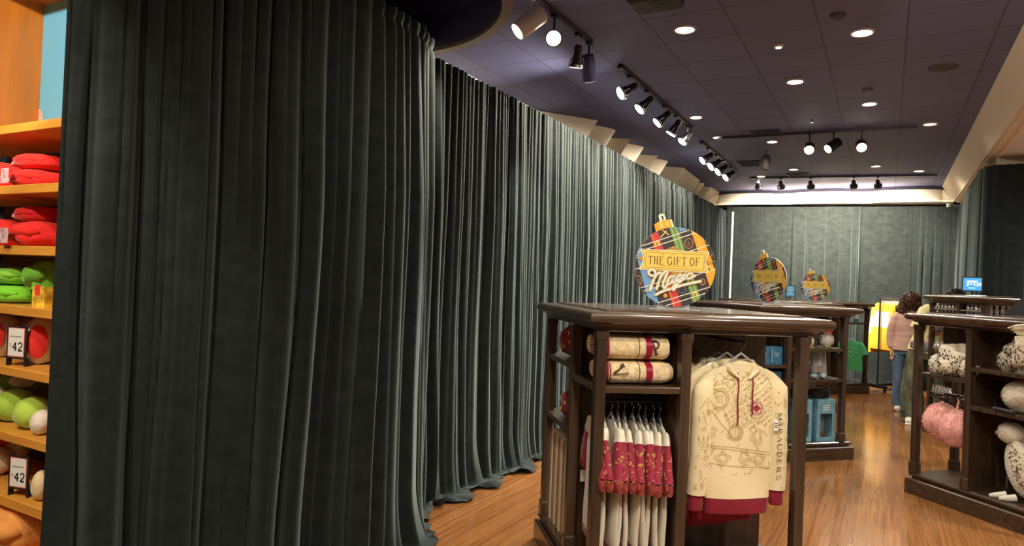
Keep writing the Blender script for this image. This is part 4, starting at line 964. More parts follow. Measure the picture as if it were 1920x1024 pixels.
# curved holder with card
t = root('card_stand', D.at(.07, .12, .165), ld, 'pale curved metal stand with a small printed card in front of the owl', 'stand')
MB().tube([(-.20, 0, .30), (-.16, 0, .335), (-.09, 0, .33), (-.04, 0, .28), (-.02, 0, .19), (0, 0, .17), (.02, 0, .10), (.02, 0, .01)], .009, 8).build('arm', mat('brass wire', (.55, .44, .25), .35, metal=.6), t)
MB().box(-.02, .10, -.012, -.010, .02, .135).build('card', mat('orange printed card', (.75, .55, .30), .5), t); MB().box(-.01, .09, -.0135, -.0125, .08, .12).build('card_picture', mat('dark print', (.12, .1, .2), .5), t); MB().box(-.05, .10, -.05, .05, 0, .01).build('foot', BLK, t)
# pink fluffy bags hanging
def fluffy(loc, rz, label, seed):
    t = root('fluffy_bag', loc, rz, label, 'bag'); fn = lambda d: (1+.06*nz(d.x*2+seed, d.y*2, d.z*2))*(1-.28*max(0, d.z))
    m = MB(); m.ell((0, 0, -.20), (.125, .12, .165), 30, 20, fn); furry(m, (0, 0, -.20), (.125, .12, .165), seed, 5200, .015, fn=fn); m.build('pouch', PINK, t, angle=80)
    MB().tube([(0, 0, -.08), (.0, 0, -.05), (.006, .006, -.02), (0, 0, 0)], [.012, .008, .006, .005], 8).build('strap', PINK, t)
    return t
fluffy(D.at(.15, 1.02, .82), ld, 'left pink fluffy bag hanging on the right-hand stand', 2)
fluffy(D.at(.14, .885, .80), ld+.3, 'right pink fluffy bag, hanging in front of the other pink one', 6)
MB().tube([(.30, 1.0, .80), (.08, 1.0, .81)], .007, 8).build('peg', BLK, D.t); MB().box(.05, .07, .90, .96, .775, .80).build('peg_plate', BLK, D.t)
MB().tube([(.30, .74, .80), (.30, 1.16, .80)], .007, 8).build('hanging_rail', BLK, D.t)
# layered cream wing hanging at the frame edge
pw = pd(1925, 622, 4.15); t = root('plush_wing', pw, D.rz-PI/2, 'layered cream plush wing hanging at the right edge under the stand top', 'soft toy')
m = MB()
for k in range(4):
    m.tube([(-.115+.02*k, 0, .012-.012*k), (-.06, -.004, .03-.012*k), (.02, -.006, .04-.013*k), (.14, -.004, .045-.014*k)], [(.004, .004), (.02, .008), (.028, .009), (.03, .01)], 10)
m.build('feather_layers', SNOW, t); MB().tube([(-.03, .0, -.03), (-.02, 0, -.09)], .035, 10).build('lower_fold', SNOW, t)
MB().tube([(.03, .01, .03), (.05, .06, .02)], .006, 6).build('peg', BLK, t)
# ================================================================== screens
p = pd(1823, 533, 7.45); t = root('counter_screen', (p.x, p.y, 1.602), facing(p), 'small blue advertising screen standing on the taller stand', 'screen')
zc = p.z-1.602
MB().box(-.095, .095, 0, .015, zc-.08, zc+.08).build('frame', BLACKC, t)
MB().box(-.083, .083, -.0015, 0, zc-.068, zc+.068).build('display', mat('lit blue screen', (.02, .10, .2), .3, emis=(.03, .22, .55), est=1.0), t)
m = MB().mt(mat('lit white text', (.5, .5, .5), .4, emis=(.8, .9, 1), est=1)); mp_ = lambda x, z: (x, -.003, z+zc)
text(m, '2', -.055, -.018, .036, .7, .005, mp_); text(m, '$20', .008, -.018, .036, .6, .005, mp_)
for x_, z_ in ((-.05, .035), (-.035, .022)): ribbon(m, [(x_, z_), (-x_, z_)], .006, mp_, False)
ribbon(m, [(-.022, .0), (-.002, 0)], .010, mp_, False); ribbon(m, [(-.03, -.042), (.03, -.042)], .005, mp_, False)
m.build('screen_text', None, t, smooth=False)
MB().box(-.012, .012, .015, .03, 0, zc+.03).build('neck', BLACKC, t); MB().box(-.06, .06, -.02, .06, 0, .006).build('foot', BLACKC, t)
p = pd(1962, 505, 6.3); t = root('floor_monitor', (p.x, p.y, 0), facing(p), 'dark monitor stand with a blue screen cut by the right edge', 'monitor')
MB().box(-.17, .3, 0, .03, 1.60, 1.95).build('screen_frame', BLACKC, t); MB().box(-.155, .29, -.002, 0, 1.79, 1.94).build('display', mat('lit blue screen', (0, 0, 0)), t)
m = MB(); m.add([(-.17, .0, 1.60), (.3, .0, 1.60), (.3, 0, 1.2), (-.35, 0, 1.38), (-.17, .04, 1.60), (.3, .04, 1.60), (.3, .04, 1.2), (-.35, .04, 1.38)], [(0, 1, 2, 3), (7, 6, 5, 4), (0, 3, 7, 4), (3, 2, 6, 7), (2, 1, 5, 6), (1, 0, 4, 5)]); m.build('panel', BLACKC, t, smooth=False)
MB().box(0, .2, .0, .04, .0, 1.25).build('column', BLACKC, t); MB().box(-.1, .3, -.15, .2, 0, .02).build('foot', BLACKC, t)
# ================================================================== PEOPLE
SKIN = mat('warm skin', (.42, .21, .13), .55, noise_=(30, 30, 30, .06)); SKINL = mat('light skin', (.52, .29, .2), .55, noise_=(30, 30, 30, .06))
def skin_body(name, joints, edges, m_, parent, root_i=0, sub=2):
    me = bpy.data.meshes.new(name); me.from_pydata([j[0] for j in joints], edges, []); me.materials.append(m_)
    o = bpy.data.objects.new(name, me); COL.objects.link(o); o.parent = parent
    sk = o.modifiers.new('skin', 'SKIN'); sk.use_smooth_shade = True; sk.branch_smoothing = .6
    lay = me.skin_vertices[0].data if me.skin_vertices else None
    if lay is None:
        bm = bmesh.new(); bm.from_mesh(me); L_ = bm.verts.layers.skin.verify(); bm.to_mesh(me); bm.free(); lay = me.skin_vertices[0].data
    for i, j in enumerate(joints):
        r = j[1]; lay[i].radius = r if isinstance(r, tuple) else (r, r); lay[i].use_root = (i == root_i)
    s_ = o.modifiers.new('sub', 'SUBSURF'); s_.levels = s_.render_levels = sub
    return o
def curls(c, r, seed, n, m_, parent, rad=.016, name='hair', region=None):
    m = MB(); rr = random.Random(seed)
    m.ell(c, (r[0]*.95, r[1]*.95, r[2]*.95), 18, 12)
    for _ in range(n):
        a = rr.uniform(0, 2*PI); zz = rr.uniform(-.75, 1); q = math.sqrt(max(0, 1-zz*zz)); d = Vector((q*math.cos(a), q*math.sin(a), zz))
        if region and not region(d): continue
        p = Vector((d.x*r[0], d.y*r[1], d.z*r[2]))*rr.uniform(.93, 1.1)+Vector(c); ph = rr.uniform(0, 6)
        m.tube([p+Vector((rad*math.cos(ph+k*1.1), rad*math.sin(ph+k*1.1), -k*rad*.55)) for k in range(5)], [rad*.35, rad*.5, rad*.5, rad*.45, rad*.15], 5)
    return m.build(name, m_, parent)
def hand_joints(J, E, wi, w, d, side, up, s=1.0):
    """palm + five bent fingers added to a skin skeleton; w wrist pos, d direction of fingers, side = thumb side"""
    w, d, side = Vector(w), Vector(d).normalized(), Vector(side).normalized(); nrm = d.cross(side)
    J.append((tuple(w+d*.045*s), (.030*s, .014*s))); pi_ = len(J)-1; E.append((wi, pi_))
    J.append((tuple(w+d*.08*s), (.034*s, .012*s))); kn = len(J)-1; E.append((pi_, kn))
    for k, (o_, l_) in enumerate(((.026, .07), (.009, .08), (-.009, .074), (-.026, .058))):
        b = w+d*.088*s+side*o_*s; pr = kn
        for q, (f_, b_) in enumerate(((.02, .0), (.5, .012), (1, .035))):
            J.append((tuple(b+d*l_*f_*s*(1-.1*q)+nrm*b_*s), .0085*s*(1-.12*q))); E.append((pr, len(J)-1)); pr = len(J)-1
    b = w+d*.03*s; pr = pi_
    for f_ in (.025, .045, .065): J.append((tuple(b+side*(.012+f_*.7)*s+d*f_*s*.8+nrm*.008), .010*s)); E.append((pr, len(J)-1)); pr = len(J)-1
def stick(p): return p
# ---- man in the pale yellow tee (local frame: +x to the right of the photo, -y towards camera)
pm = c2r(5.12, 8.55); pm = c2r(5.10, 8.45)
t = root('person', (pm.x, pm.y, 0), facing(pm), 'person in a pale yellow t-shirt and baggy faded green jeans, bending over the taller stand', 'person')
J = [((0.06, 0, .95), (.15, .11))]; Eg = []
def add(p, r, par): J.append((p, r)); Eg.append((par, len(J)-1)); return len(J)-1
sp = add((.10, .02, 1.12), (.14, .10), 0); ch = add((.17, .04, 1.32), (.16, .11), sp); nk = add((.25, .05, 1.46), .055, ch); hd_ = add((.31, .05, 1.555), (.075, .09), nk); add((.335, .05, 1.62), (.07, .085), hd_)
sl = add((.03, -.06, 1.39), .06, ch); el = add((-.055, -.09, 1.12), .045, sl); wr = add((-.045, -.13, .90), .030, el); hand_joints(J, Eg, wr, (-.045, -.13, .90), (.05, -.1, -1), (1, -.3, 0), 0, 1.05)
s2 = add((.30, .10, 1.37), .06, ch); e2 = add((.38, .12, 1.12), .045, s2); w2 = add((.42, -.06, 1.18), .03, e2); hand_joints(J, Eg, w2, (.42, -.06, 1.18), (.3, -1, .3), (0, 0, 1), 0, 1.0)
hl = add((-.04, -.02, .90), .085, 0); kl = add((-.06, -.03, .50), .06, hl); al = add((-.07, .02, .10), .042, kl); add((-.10, -.09, .045), .038, al)
hr = add((.16, .02, .90), .085, 0); kr = add((.20, .0, .50), .06, hr); ar = add((.20, .06, .10), .042, kr); add((.21, -.04, .045), .038, ar)
skin_body('body', J, Eg, SKIN, t)
TEE = mat('pale yellow cotton', (.74, .66, .33), .85, sheen=.2)
m = MB(); m.tube([(.05, 0, .88), (.06, .0, .93), (.09, .01, 1.05), (.13, .03, 1.20), (.165, .04, 1.31), (.19, .045, 1.39), (.225, .05, 1.45), (.24, .05, 1.475)], [(.205, .155), (.20, .15), (.19, .145), (.20, .15), (.215, .15), (.195, .13), (.10, .09), (.07, .07)], 22, up=(0, 1, 0)).build('t_shirt', TEE, t, angle=70)
m = MB(); m.tube([(.10, -.03, 1.42), (.03, -.065, 1.385), (-.01, -.08, 1.28), (-.045, -.09, 1.17)], [.07, .085, .085, .09], 16).build('shirt_sleeve', TEE, t, angle=70)
m = MB(); m.tube([(.26, .08, 1.40), (.31, .10, 1.35), (.37, .11, 1.25)], [.075, .08, .082], 16).build('shirt_sleeve', TEE, t, angle=70)
m = MB(); rr = random.Random(2)
for k in range(34):
    z_ = rr.uniform(1.0, 1.30); x_ = rr.uniform(.06, .24); a = (x_-(.06+(z_-.93)*.27))/.2; y_ = .02-.152*math.sqrt(max(0, 1-a*a))-.004
    m.mt([mat('red print', (.55, .05, .06), .8), mat('brown print', (.18, .08, .05), .8), mat('rose print', (.6, .3, .25), .8), mat('red print', (0, 0, 0))][k % 4])
    m.add([(x_+dx*.018, y_+.002*dx, z_+dz*.03) for dx, dz in ((-1, -1), (1, -.6), (1, 1), (-.6, .8))], [(0, 1, 2, 3)])
m.build('shirt_print', None, t, smooth=False)
JEAN = mat('faded green denim', (.105, .115, .07), .9, noise_=(7, 7, 3, .75), bump=(50, .4))
m = MB(); m.tube([(.06, 0, .98), (.05, 0, .92), (.05, 0, .84), (.05, 0, .80)], [(.175, .13), (.185, .14), (.195, .15), (.19, .145)], 22, up=(0, 1, 0)).build('trouser_seat', JEAN, t, angle=70)
for s_, xs in ((-1, (-.04, -.07, -.09, -.075, -.08)), (1, (.15, .18, .20, .20, .21))):
    zs = (.86, .62, .40, .18, .045); P_ = []
    for k in range(25):
        u = k/24*4; i0 = min(3, int(u)); f_ = u-i0; P_.append((lerp(xs[i0], xs[i0+1], f_)+.010*nz(k*.6, s_), .01+.012*nz(k*.8, 4+s_), lerp(zs[i0], zs[i0+1], f_)))
    m = MB(); m.tube(P_, [(lerp(.115, .13, k/24)*(1+.05*math.sin(k*1.7)*(k > 15)), lerp(.12, .125, k/24)*(1+.07*math.sin(k*1.9)*(k > 15))) for k in range(25)], 20, up=(0, 1, 0)).build('trouser_leg', JEAN, t, angle=70)
MB().tube([(-.12, -.148, .98), (.0, -.165, .97), (.10, -.165, .96)], [(.04, .012), (.075, .02), (.05, .012)], 12, up=(0, 1, 0)).build('tied_cloth', mat('grey patterned cloth', (.22, .19, .2), .9, noise_=(30, 30, 30, .6)), t)
for x_, y_ in ((-.09, -.09), (.21, -.04)):
    sh = MB(); sh.tube([(x_, y_+.15, .045), (x_, y_+.06, .05), (x_-.01, y_-.04, .042), (x_-.015, y_-.11, .03)], [(.04, .04), (.048, .045), (.05, .036), (.035, .022)], 14, up=(0, 0, 1), ex=2.4); so = sh.build('shoe', mat('white trainer', (.75, .73, .66), .5), t)
    MB().box(x_-.055, x_+.045, y_-.13, y_+.17, 0, .014).build('sole', WHITE, so, bevel=.005)
HAIRM = mat('black curly hair', (.02, .014, .012), .6); HAIRB = mat('brown curly hair', (.085, .035, .018), .55, noise_=(40, 40, 40, .5))
curls((.33, .055, 1.60), (.10, .11, .085), 3, 260, HAIRM, t, .013, region=lambda d: d.z > -.35)
for s_ in (-1,): MB().ell((.30, -.045, 1.57), (.018, .010, .028), 10, 8).build('ear', SKIN, t)
m = MB(); m.ell((.405, .03, 1.565), (.014, .012, .02), 8, 6); m.build('nose', SKIN, t); MB().ell((.385, -.015, 1.59), (.006, .006, .005), 8, 6).build('eye', BLACKC, t); MB().tube([(.388, .0, 1.535), (.392, .03, 1.533)], .005, 6).build('mouth', mat('lip', (.35, .1, .08), .5), t)
# ---- woman in pink
pm = c2r(5.42, 9.35)
t = root('person', (pm.x, pm.y, 0), facing(pm), 'person with curly brown hair, pale pink sweater and blue jeans, beside the garment rack', 'person')
J = [((0.0, 0, .88), (.135, .10))]; Eg = []
sp = add((.01, 0, 1.04), (.11, .085), 0); ch = add((.02, 0, 1.22), (.13, .09), sp); nk = add((.035, 0, 1.37), .045, ch); hd_ = add((.06, -.01, 1.47), (.068, .08), nk); add((.065, -.01, 1.54), (.062, .075), hd_)
sl = add((-.125, -.02, 1.27), .05, ch); el = add((-.175, -.01, 1.03), .038, sl); wr = add((-.16, -.05, .83), .026, el); hand_joints(J, Eg, wr, (-.16, -.05, .83), (.15, -.1, -1), (.6, -1, 0), 0, .95)
s2 = add((.15, .03, 1.27), .05, ch); e2 = add((.22, .0, 1.06), .038, s2); w2 = add((.34, -.1, 1.05), .026, e2); hand_joints(J, Eg, w2, (.34, -.1, 1.05), (1, -.4, .1), (0, 0, 1), 0, .9)
for x_ in (-.065, .075):
    h_ = add((x_, 0, .82), .08, 0); k_ = add((x_, -.02, .46), .055, h_); a_ = add((x_, .02, .09), .036, k_); add((x_+.01, -.08, .04), .032, a_)
skin_body('body', J, Eg, SKINL, t)
PNK = mat('pale pink knit', (.68, .42, .36), .9, sheen=.3, noise_=(4, 4, 30, .14)); BJ = mat('blue denim', (.10, .16, .26), .9, noise_=(8, 8, 4, .35))
MB().tube([(0, 0, .83), (.0, 0, .90), (.01, 0, 1.04), (.02, 0, 1.20), (.025, 0, 1.29), (.03, 0, 1.34), (.035, 0, 1.375)], [(.185, .152), (.182, .148), (.155, .12), (.165, .12), (.16, .11), (.10, .08), (.06, .06)], 22, up=(0, 1, 0)).build('sweater', PNK, t, angle=70)
MB().tube([(-.08, -.01, 1.31), (-.125, -.02, 1.27), (-.165, -.01, 1.12), (-.178, -.01, 1.02), (-.17, -.03, .90), (-.163, -.045, .85)], [.05, .065, .06, .058, .055, .042], 14).build('sweater_sleeve', PNK, t, angle=70)
MB().tube([(.10, .02, 1.31), (.15, .03, 1.26), (.20, .01, 1.12), (.225, -.005, 1.06), (.30, -.07, 1.05)], [.05, .062, .056, .055, .045], 14).build('sweater_sleeve', PNK, t, angle=70)
MB().tube([(0, 0, .93), (0, 0, .86), (0.005, 0, .78)], [(.14, .115), (.155, .125), (.15, .125)], 20, up=(0, 1, 0)).build('jeans_seat', BJ, t, angle=70)
for x_ in (-.07, .08): MB().tube([(x_, 0, .82), (x_, -.015, .6), (x_, -.02, .44), (x_, .0, .25), (x_, .01, .07)], [(.088, .1), (.078, .085), (.066, .072), (.07, .075), (.08, .085)], 16, up=(0, 1, 0)).build('jeans_leg', BJ, t, angle=70)
for x_ in (-.065, .085): MB().tube([(x_, .07, .04), (x_, .0, .045), (x_, -.09, .035), (x_, -.14, .025)], [(.034, .036), (.042, .042), (.042, .032), (.028, .02)], 12, up=(0, 0, 1)).build('shoe', WHITE, t)
curls((.045, .01, 1.50), (.115, .125, .125), 8, 380, HAIRB, t, .015, region=lambda d: not (d.x > .35 and d.y < .1 and d.z < .4)); curls((-.015, .03, 1.38), (.105, .11, .13), 9, 260, HAIRB, t, .015, name='hair_length')
MB().ell((.135, -.04, 1.475), (.013, .011, .018), 8, 6).build('nose', SKINL, t); MB().ell((.115, -.075, 1.505), (.006, .005, .005), 8, 6).build('eye', BLACKC, t); MB().tube([(.118, -.07, 1.445), (.128, -.045, 1.443)], .005, 6).build('mouth', mat('lip', (0, 0, 0)), t)
# ================================================================== WOODEN TOY SHELVES at the left
SY = 1.76
ur = root('wooden_shelf_unit', (-3.9, SY, 0), 0, 'tall orange wooden shelf unit with toys, left of the drapes', 'shelf unit')
XL, XR = -.9, .72
for z in (.395, .705, 1.025, 1.325, 1.62, 1.92, 2.225):
    th = .045 if z > .7 else .05
    MB().box(XL, XR, 0, .42, z-th, z).build('shelf', ORW, ur, bevel=.004)
MB().box(XL, XR, 0, .42, 0, .10).build('base_board', ORW, ur); MB().box(XL, XR, 0.42, .44, 0, 2.18).build('back_panel', mat('shelf back dark brown', (.10, .045, .02), .6), ur)  # back panel in an even dark brown
MB().box(XR-.0, XR+.04, 0, .44, 0, 3.2).build('side_panel', ORWZ, ur)
pb = pz(78, 232, 2.225); bx0 = -.12
# niche above: divider panel and mural
pn = ray(78, 150); pn = pn*((SY+.40)/pn.y)
MB().box(pn.x+3.9-.05, pn.x+3.9-.01, -.02, .40, 2.226, 3.2).build('upright_panel', ORWZ, ur, smooth=False)
MB().box(XL, XR, -.04, .44, 3.06, 3.1).build('top_shelf', ORWZ, ur)
m = MB().mt(mat('mural sky blue', (.16, .52, .80), .6)); m.box(pn.x+3.9-.01, XR, .40, .42, 2.226, 3.06)
m.build('mural_backdrop', None, ur)
m = MB().mt(mat('mural pink hill', (.80, .50, .42), .6)); yb = .398
def mp2(x, z): return (x, yb, z)
hx0 = pn.x+3.9
m.add([mp2(hx0-.01, 2.23)]+[mp2(hx0-.01+.06*math.cos(a), 2.33+.115*math.sin(a)) for a in [PI/2*(1-k/10) for k in range(11)]]+[mp2(hx0+.055, 2.23)], [tuple(range(13))])
m.mt(mat('mural green hill', (.35, .62, .22), .6)); yb = .396
m.add([mp2(hx0-.01, 2.23)]+[mp2(hx0-.01+.04*k, 2.25+.05*math.sin(min(1, k/5)*PI/2)) for k in range(12)]+[mp2(hx0+.43, 2.23)], [tuple(range(14))])
m.build('mural_hills', None, ur, smooth=False)
def plush_fold(px, zb, r, col, label, seed, yy=.13, tagc=None, ink=None):
    d_ = ray(px, 400); tt = (SY+yy)/d_.y; X = d_.x*tt
    t = bundle((X, SY+yy, zb), 0, label, col, r, seed, 'folded_plush', 'folded soft toy', ink)
    # overlapping folded flap and seam
    m_ = t.children[0].data.materials[0]
    MB().tube([(-r[0]*.95, -r[1]*.55, r[2]*.7), (-r[0]*.75, -r[1]*.75, r[2]*.7), (0, -r[1]*.9, r[2]*1.2), (r[0]*.75, -r[1]*.75, r[2]*1.15), (r[0]*.95, -r[1]*.5, r[2]*1.1)], [(r[2]*.1, r[2]*.1), (r[2]*.45, r[2]*.35), (r[2]*.6, r[2]*.45), (r[2]*.45, r[2]*.4), (r[2]*.1, r[2]*.1)], 14).build('folded_flap', m_, t, angle=70)
    if tagc: MB().box(-.035, .035, -r[1]*1.18-.03, -r[1]*1.18-.027, .01, .085).build('tag', mat('tag '+'%.1f%.1f%.1f' % tagc, tagc, .4, noise_=(30, 30, 30, .5)), t)
    return t
RED = (.72, .018, .014); GRN = (.20, .62, .03)
plush_fold(75, 1.92, (.115, .12, .05), RED, 'red folded plush at the bottom right of the topmost toy shelf', 1, .16, (.7, .45, .5))
plush_fold(78, 1.92+.095, (.12, .12, .042), RED, 'red folded plush lying on top of the pile nearest the drape, topmost shelf', 2, .17)
plush_fold(8, 1.92, (.12, .12, .075), RED, 'red folded plush at the left edge of the topmost toy shelf', 3, .15, (.75, .35, .25))
plush_fold(80, 1.62, (.11, .12, .065), RED, 'arched red folded plush beside the drape on the second toy shelf', 5, .14, (.7, .5, .45))
plush_fold(78, 1.62+.125, (.10, .11, .045), (.62, .015, .014), 'darker red folded plush on top of the second shelf\'s pile', 6, .19)
plush_fold(5, 1.62, (.12, .12, .075), RED, 'red folded plush at the left edge of the second toy shelf', 7, .15)
plush_fold(38, 1.325, (.145, .12, .048), GRN, 'lower lime green folded plush on the third toy shelf', 11, .15, (.6, .6, .3))
plush_fold(45, 1.325+.095, (.12, .12, .045), (.22, .55, .04), 'upper lime green folded plush with a white tag, third toy shelf', 12, .16)
plush_fold(105, 1.325+.05, (.06, .1, .09), (.18, .55, .05), 'green folded plush half hidden by the drape on the third toy shelf', 13, .2)
p_ = ray(82, 560); tt = (SY+.06)/p_.y
t = root('toy_carton', (p_.x*tt, SY+.05, 1.325), .2, 'small orange picture carton beside the green plush on the third toy shelf', 'box'); MB().box(-.03, .05, -.025, .025, 0, .10).build('carton', mat('orange picture carton', (.85, .42, .04), .5, noise_=(30, 30, 30, .6)), t); MB().box(-.01, .02, -.0265, -.025, .06, .11).build('red_picture', mat('red card', (.7, .05, .03), .5), t)
def cushion(px, zb, r, col, label, seed, spot=None, yy=.15, extra=None):
    d_ = ray(px, 600); tt = (SY+yy)/d_.y; X = d_.x*tt
    t = root('plush_cushion', (X, SY+yy, zb), .95, label, 'soft toy'); fn = lambda d: 1+.06*nz(d.x*2+seed, d.y*2, d.z*2)
    MB().ell((0, 0, r[2]*.98), r, 26, 16, fn).build('cushion', mat('plush %.2f %.2f %.2f' % col, col, .9, sheen=.4, bump=(60, .4)), t, angle=80)
    if spot:
        sx, sz, srx, srz, scol = spot; m = MB(); pts_ = []
        for k in range(5):
            ring = []
            for q in range(20):
                a = 2*PI*q/20; x_ = sx+srx*k/4*math.cos(a); z_ = sz+srz*k/4*math.sin(a); u = (x_/r[0])**2+((z_-r[2]*.98)/r[2])**2
                ring.append((x_, -r[1]*1.10*math.sqrt(max(.02, 1-u))-.006, z_))
            pts_.append(ring)
        m.rings(pts_, cap=False); m.build('round_patch', mat('patch %.2f %.2f' % scol[:2], scol, .9, sheen=.4), t, angle=80)
    return t
cushion(80, 1.025, (.085, .09, .125), (.74, .68, .62), 'white round cushion with a red patch, beside the drape on the fourth toy shelf', 3, (-.005, .12, .048, .085, (.72, .03, .02)))
cushion(2, 1.025, (.10, .10, .12), (.74, .68, .62), 'white cushion with a red patch, at the left edge of the fourth toy shelf', 5, (-.02, .12, .06, .08, (.72, .03, .02)))
cushion(50, 1.025, (.11, .09, .10), (.66, .58, .52), 'pale cushion behind the price sign on the fourth toy shelf', 7, None, .28)
cushion(38, .705, (.10, .09, .085), (.36, .58, .06), 'lime green cushion at the front of the fifth toy shelf', 9)
cushion(70, .705, (.085, .10, .08), (.42, .62, .08), 'brighter green cushion in the middle of the fifth toy shelf', 10, None, .12)
cushion(50, .705+.10, (.11, .09, .085), (.22, .42, .05), 'dark green domed cushion at the back of the fifth toy shelf', 12, (.01, .10, .06, .035, (.7, .68, .6)), .24)
cushion(3, .705, (.045, .08, .09), (.75, .70, .62), 'white cushion at the left edge of the fifth toy shelf', 14, None, .1)
cushion(88, .705, (.05, .07, .06), (.72, .64, .56), 'small white cushion beside the drape on the fifth toy shelf', 15, None, .08)
cushion(8, .395, (.075, .08, .075), (.72, .55, .36), 'cream cushion at the left edge of the bottom open shelf', 16)
cushion(14, .395+.12, (.09, .09, .085), (.75, .05, .02), 'orange-red cushion above the cream one, bottom open shelf', 17, None, .2)
cushion(92, .395, (.040, .06, .072), (.70, .55, .33), 'cream egg-shaped cushion beside the drape, bottom open shelf', 18, None, .07)
cushion(42, .395, (.07, .08, .15), (.60, .48, .34), 'tall cream cushion behind the lower price sign', 19, None, .26)
plush_fold(20, .10, (.16, .13, .10), (.72, .27, .06), 'orange folded plush at the left of the lowest compartment', 21, .12)
plush_fold(70, .10, (.14, .13, .115), (.80, .33, .08), 'lighter orange folded plush at the right of the lowest compartment', 22, .10)
def price(px, zb, label):
    d_ = ray(px, 640); tt = (SY+.03)/d_.y; t = root('price_sign', (d_.x*tt, SY+.035, zb), math.radians(14), label, 'sign')
    MB().box(-.062, .062, -.004, .004, .035, .20).build('frame', BLACKC, t, bevel=.002)
    for s in (-1, 1): MB().box(s*.056-.004, s*.056+.004, -.004, .02, 0, .04).build('leg', BLACKC, t)
    MB().box(-.052, .052, -.0052, -.004, .045, .190).build('red_border', mat('sign border red', (.6, .12, .12), .5), t); MB().box(-.048, .048, -.006, -.0052, .05, .186).build('card', WHITE, t)
    m = MB(); mp_ = lambda x, z: (x, -.0066, z); text(m, '42', -.022, .075, .042, .72, .0052, mp_, .15); text(m, '$', -.040, .095, .018, .7, .002, mp_); ribbon(m, [(.032, .112), (.042, .112)], .002, mp_, False)
    for k in range(10): ribbon(m, [(-.036+k*.0074, .146), (-.032+k*.0074, .146)], .006, mp_, False)
    m.build('price_lettering', BLACKC, t, smooth=False); return t
price(30, 1.025, 'upper black-framed price sign reading 42 on the fourth toy shelf')
price(46, .395, 'lower black-framed price sign reading 42 near the bottom of the toy shelves')
# ================================================================== CEILING FITTINGS AND LIGHT
def light(kind, loc, energy, col=(1, .86, .66), aim=None, size=.05, spot=60, blend=.6):
    l = bpy.data.lights.new('light', kind); l.energy = energy; l.color = col
    if kind == 'SPOT': l.spot_size = math.radians(spot); l.spot_blend = blend; l.shadow_soft_size = size
    elif kind == 'POINT': l.shadow_soft_size = size
    elif kind == 'AREA': l.size = size; l.shape = 'DISK'
    o = bpy.data.objects.new('lamp_light', l); COL.objects.link(o); o.location = loc
    if aim is not None: o.rotation_euler = (Vector(aim)-Vector(loc)).to_track_quat('-Z', 'Y').to_euler()
    return o
LITW = mat('lit warm lens', (1, .9, .7), .5, emis=(1, .86, .62), est=9); LITC = mat('lit cool lens', (1, 1, 1), .5, emis=(.95, 1, .88), est=9); LITD = mat('lit dim lens', (1, .9, .8), .5, emis=(1, .8, .6), est=1.6)
LITS = mat('bright lamp lens', (1, .95, .85), .5, emis=(1, .93, .78), est=22)
RIMM = mat('downlight trim', (.55, .50, .46), .4)
def downlight(x, y, r, label, lens, e, col=(1, .87, .68), group=None):
    t = root('downlight', (x, y, CZ), 0, label, 'ceiling light', group)
    MB().lathe((0, 0, 0), [(r*.80, -.001), (r*.80, -.012), (r*.95, -.014), (r, -.008), (r, -.0005)], 28, cap=False).build('trim_ring', RIMM, t)
    MB().lathe((0, 0, 0), [(r*.80, -.004), (r*.5, -.006), (.001, -.007)], 28).build('lens', lens, t)
    if e: light('SPOT', (x, y, CZ-.03), e, col, (x, y, 0), .06, 165, 1)
    return t
dls = [(-1.372, 4.996, .085, 'large warm downlight nearest the camera, right of the first track lamps', LITW), (-.216, 5.538, .085, 'large cool-white downlight near the top right of the ceiling', LITC), (-.789, 6.616, .082, 'warm downlight between the two near large ones and the second track', LITW),
 (-.212, 7.642, .075, 'greenish white downlight right of centre', LITC), (-1.931, 7.632, .075, 'downlight right of the second lamp track', LITW), (.359, 8.746, .078, 'dim downlight nearest the right fascia', LITD), (-1.927, 8.741, .072, 'downlight at the left end of the cross track', LITW),
 (-1.342, 9.191, .075, 'downlight above the hanging capsule', LITW), (-1.33, 11.361, .075, 'downlight left of the far vent', LITW), (-1.897, 11.921, .075, 'downlight above the leftmost back spotlight', LITW), (-.201, 11.361, .075, 'downlight in front of the back track, right of centre', LITW), (.367, 11.944, .078, 'farthest right downlight, near the cream fascia', LITW)]
for x, y, r, lb, ln in dls: downlight(x, y, r, lb, ln, 85 if ln != LITD else 12, (1, .87, .68) if ln != LITC else (1, .97, .88))
for x, y in ((-1.4, 2.4), (-.3, 1.0), (-1.6, -.8), (.2, 3.0), (-2.6, .4), (-.2, -1.8)): downlight(x, y, .085, 'downlight behind and above the viewer, out of the frame', LITW, 75, group='downlights outside the frame')
for x, y in ((2.2, 2.2), (2.6, 5.2), (2.6, 8.2), (3.6, 10.5), (2.2, 11.6)):
    t = root('downlight', (x, y, 3.16), 0, 'downlight in the pale soffit beyond the right fascia, out of the frame', 'ceiling light', 'downlights in the right soffit')
    MB().lathe((0, 0, 0), [(.085, -.012), (.1, -.008), (.1, -.0005)], 24, cap=False).build('trim_ring', RIMM, t); MB().lathe((0, 0, 0), [(.085, -.004), (.001, -.006)], 24).build('lens', LITC, t)
    light('SPOT', (x, y, 3.12), 220, (1, .93, .84), (x, y, 0), .07, 165, 1)
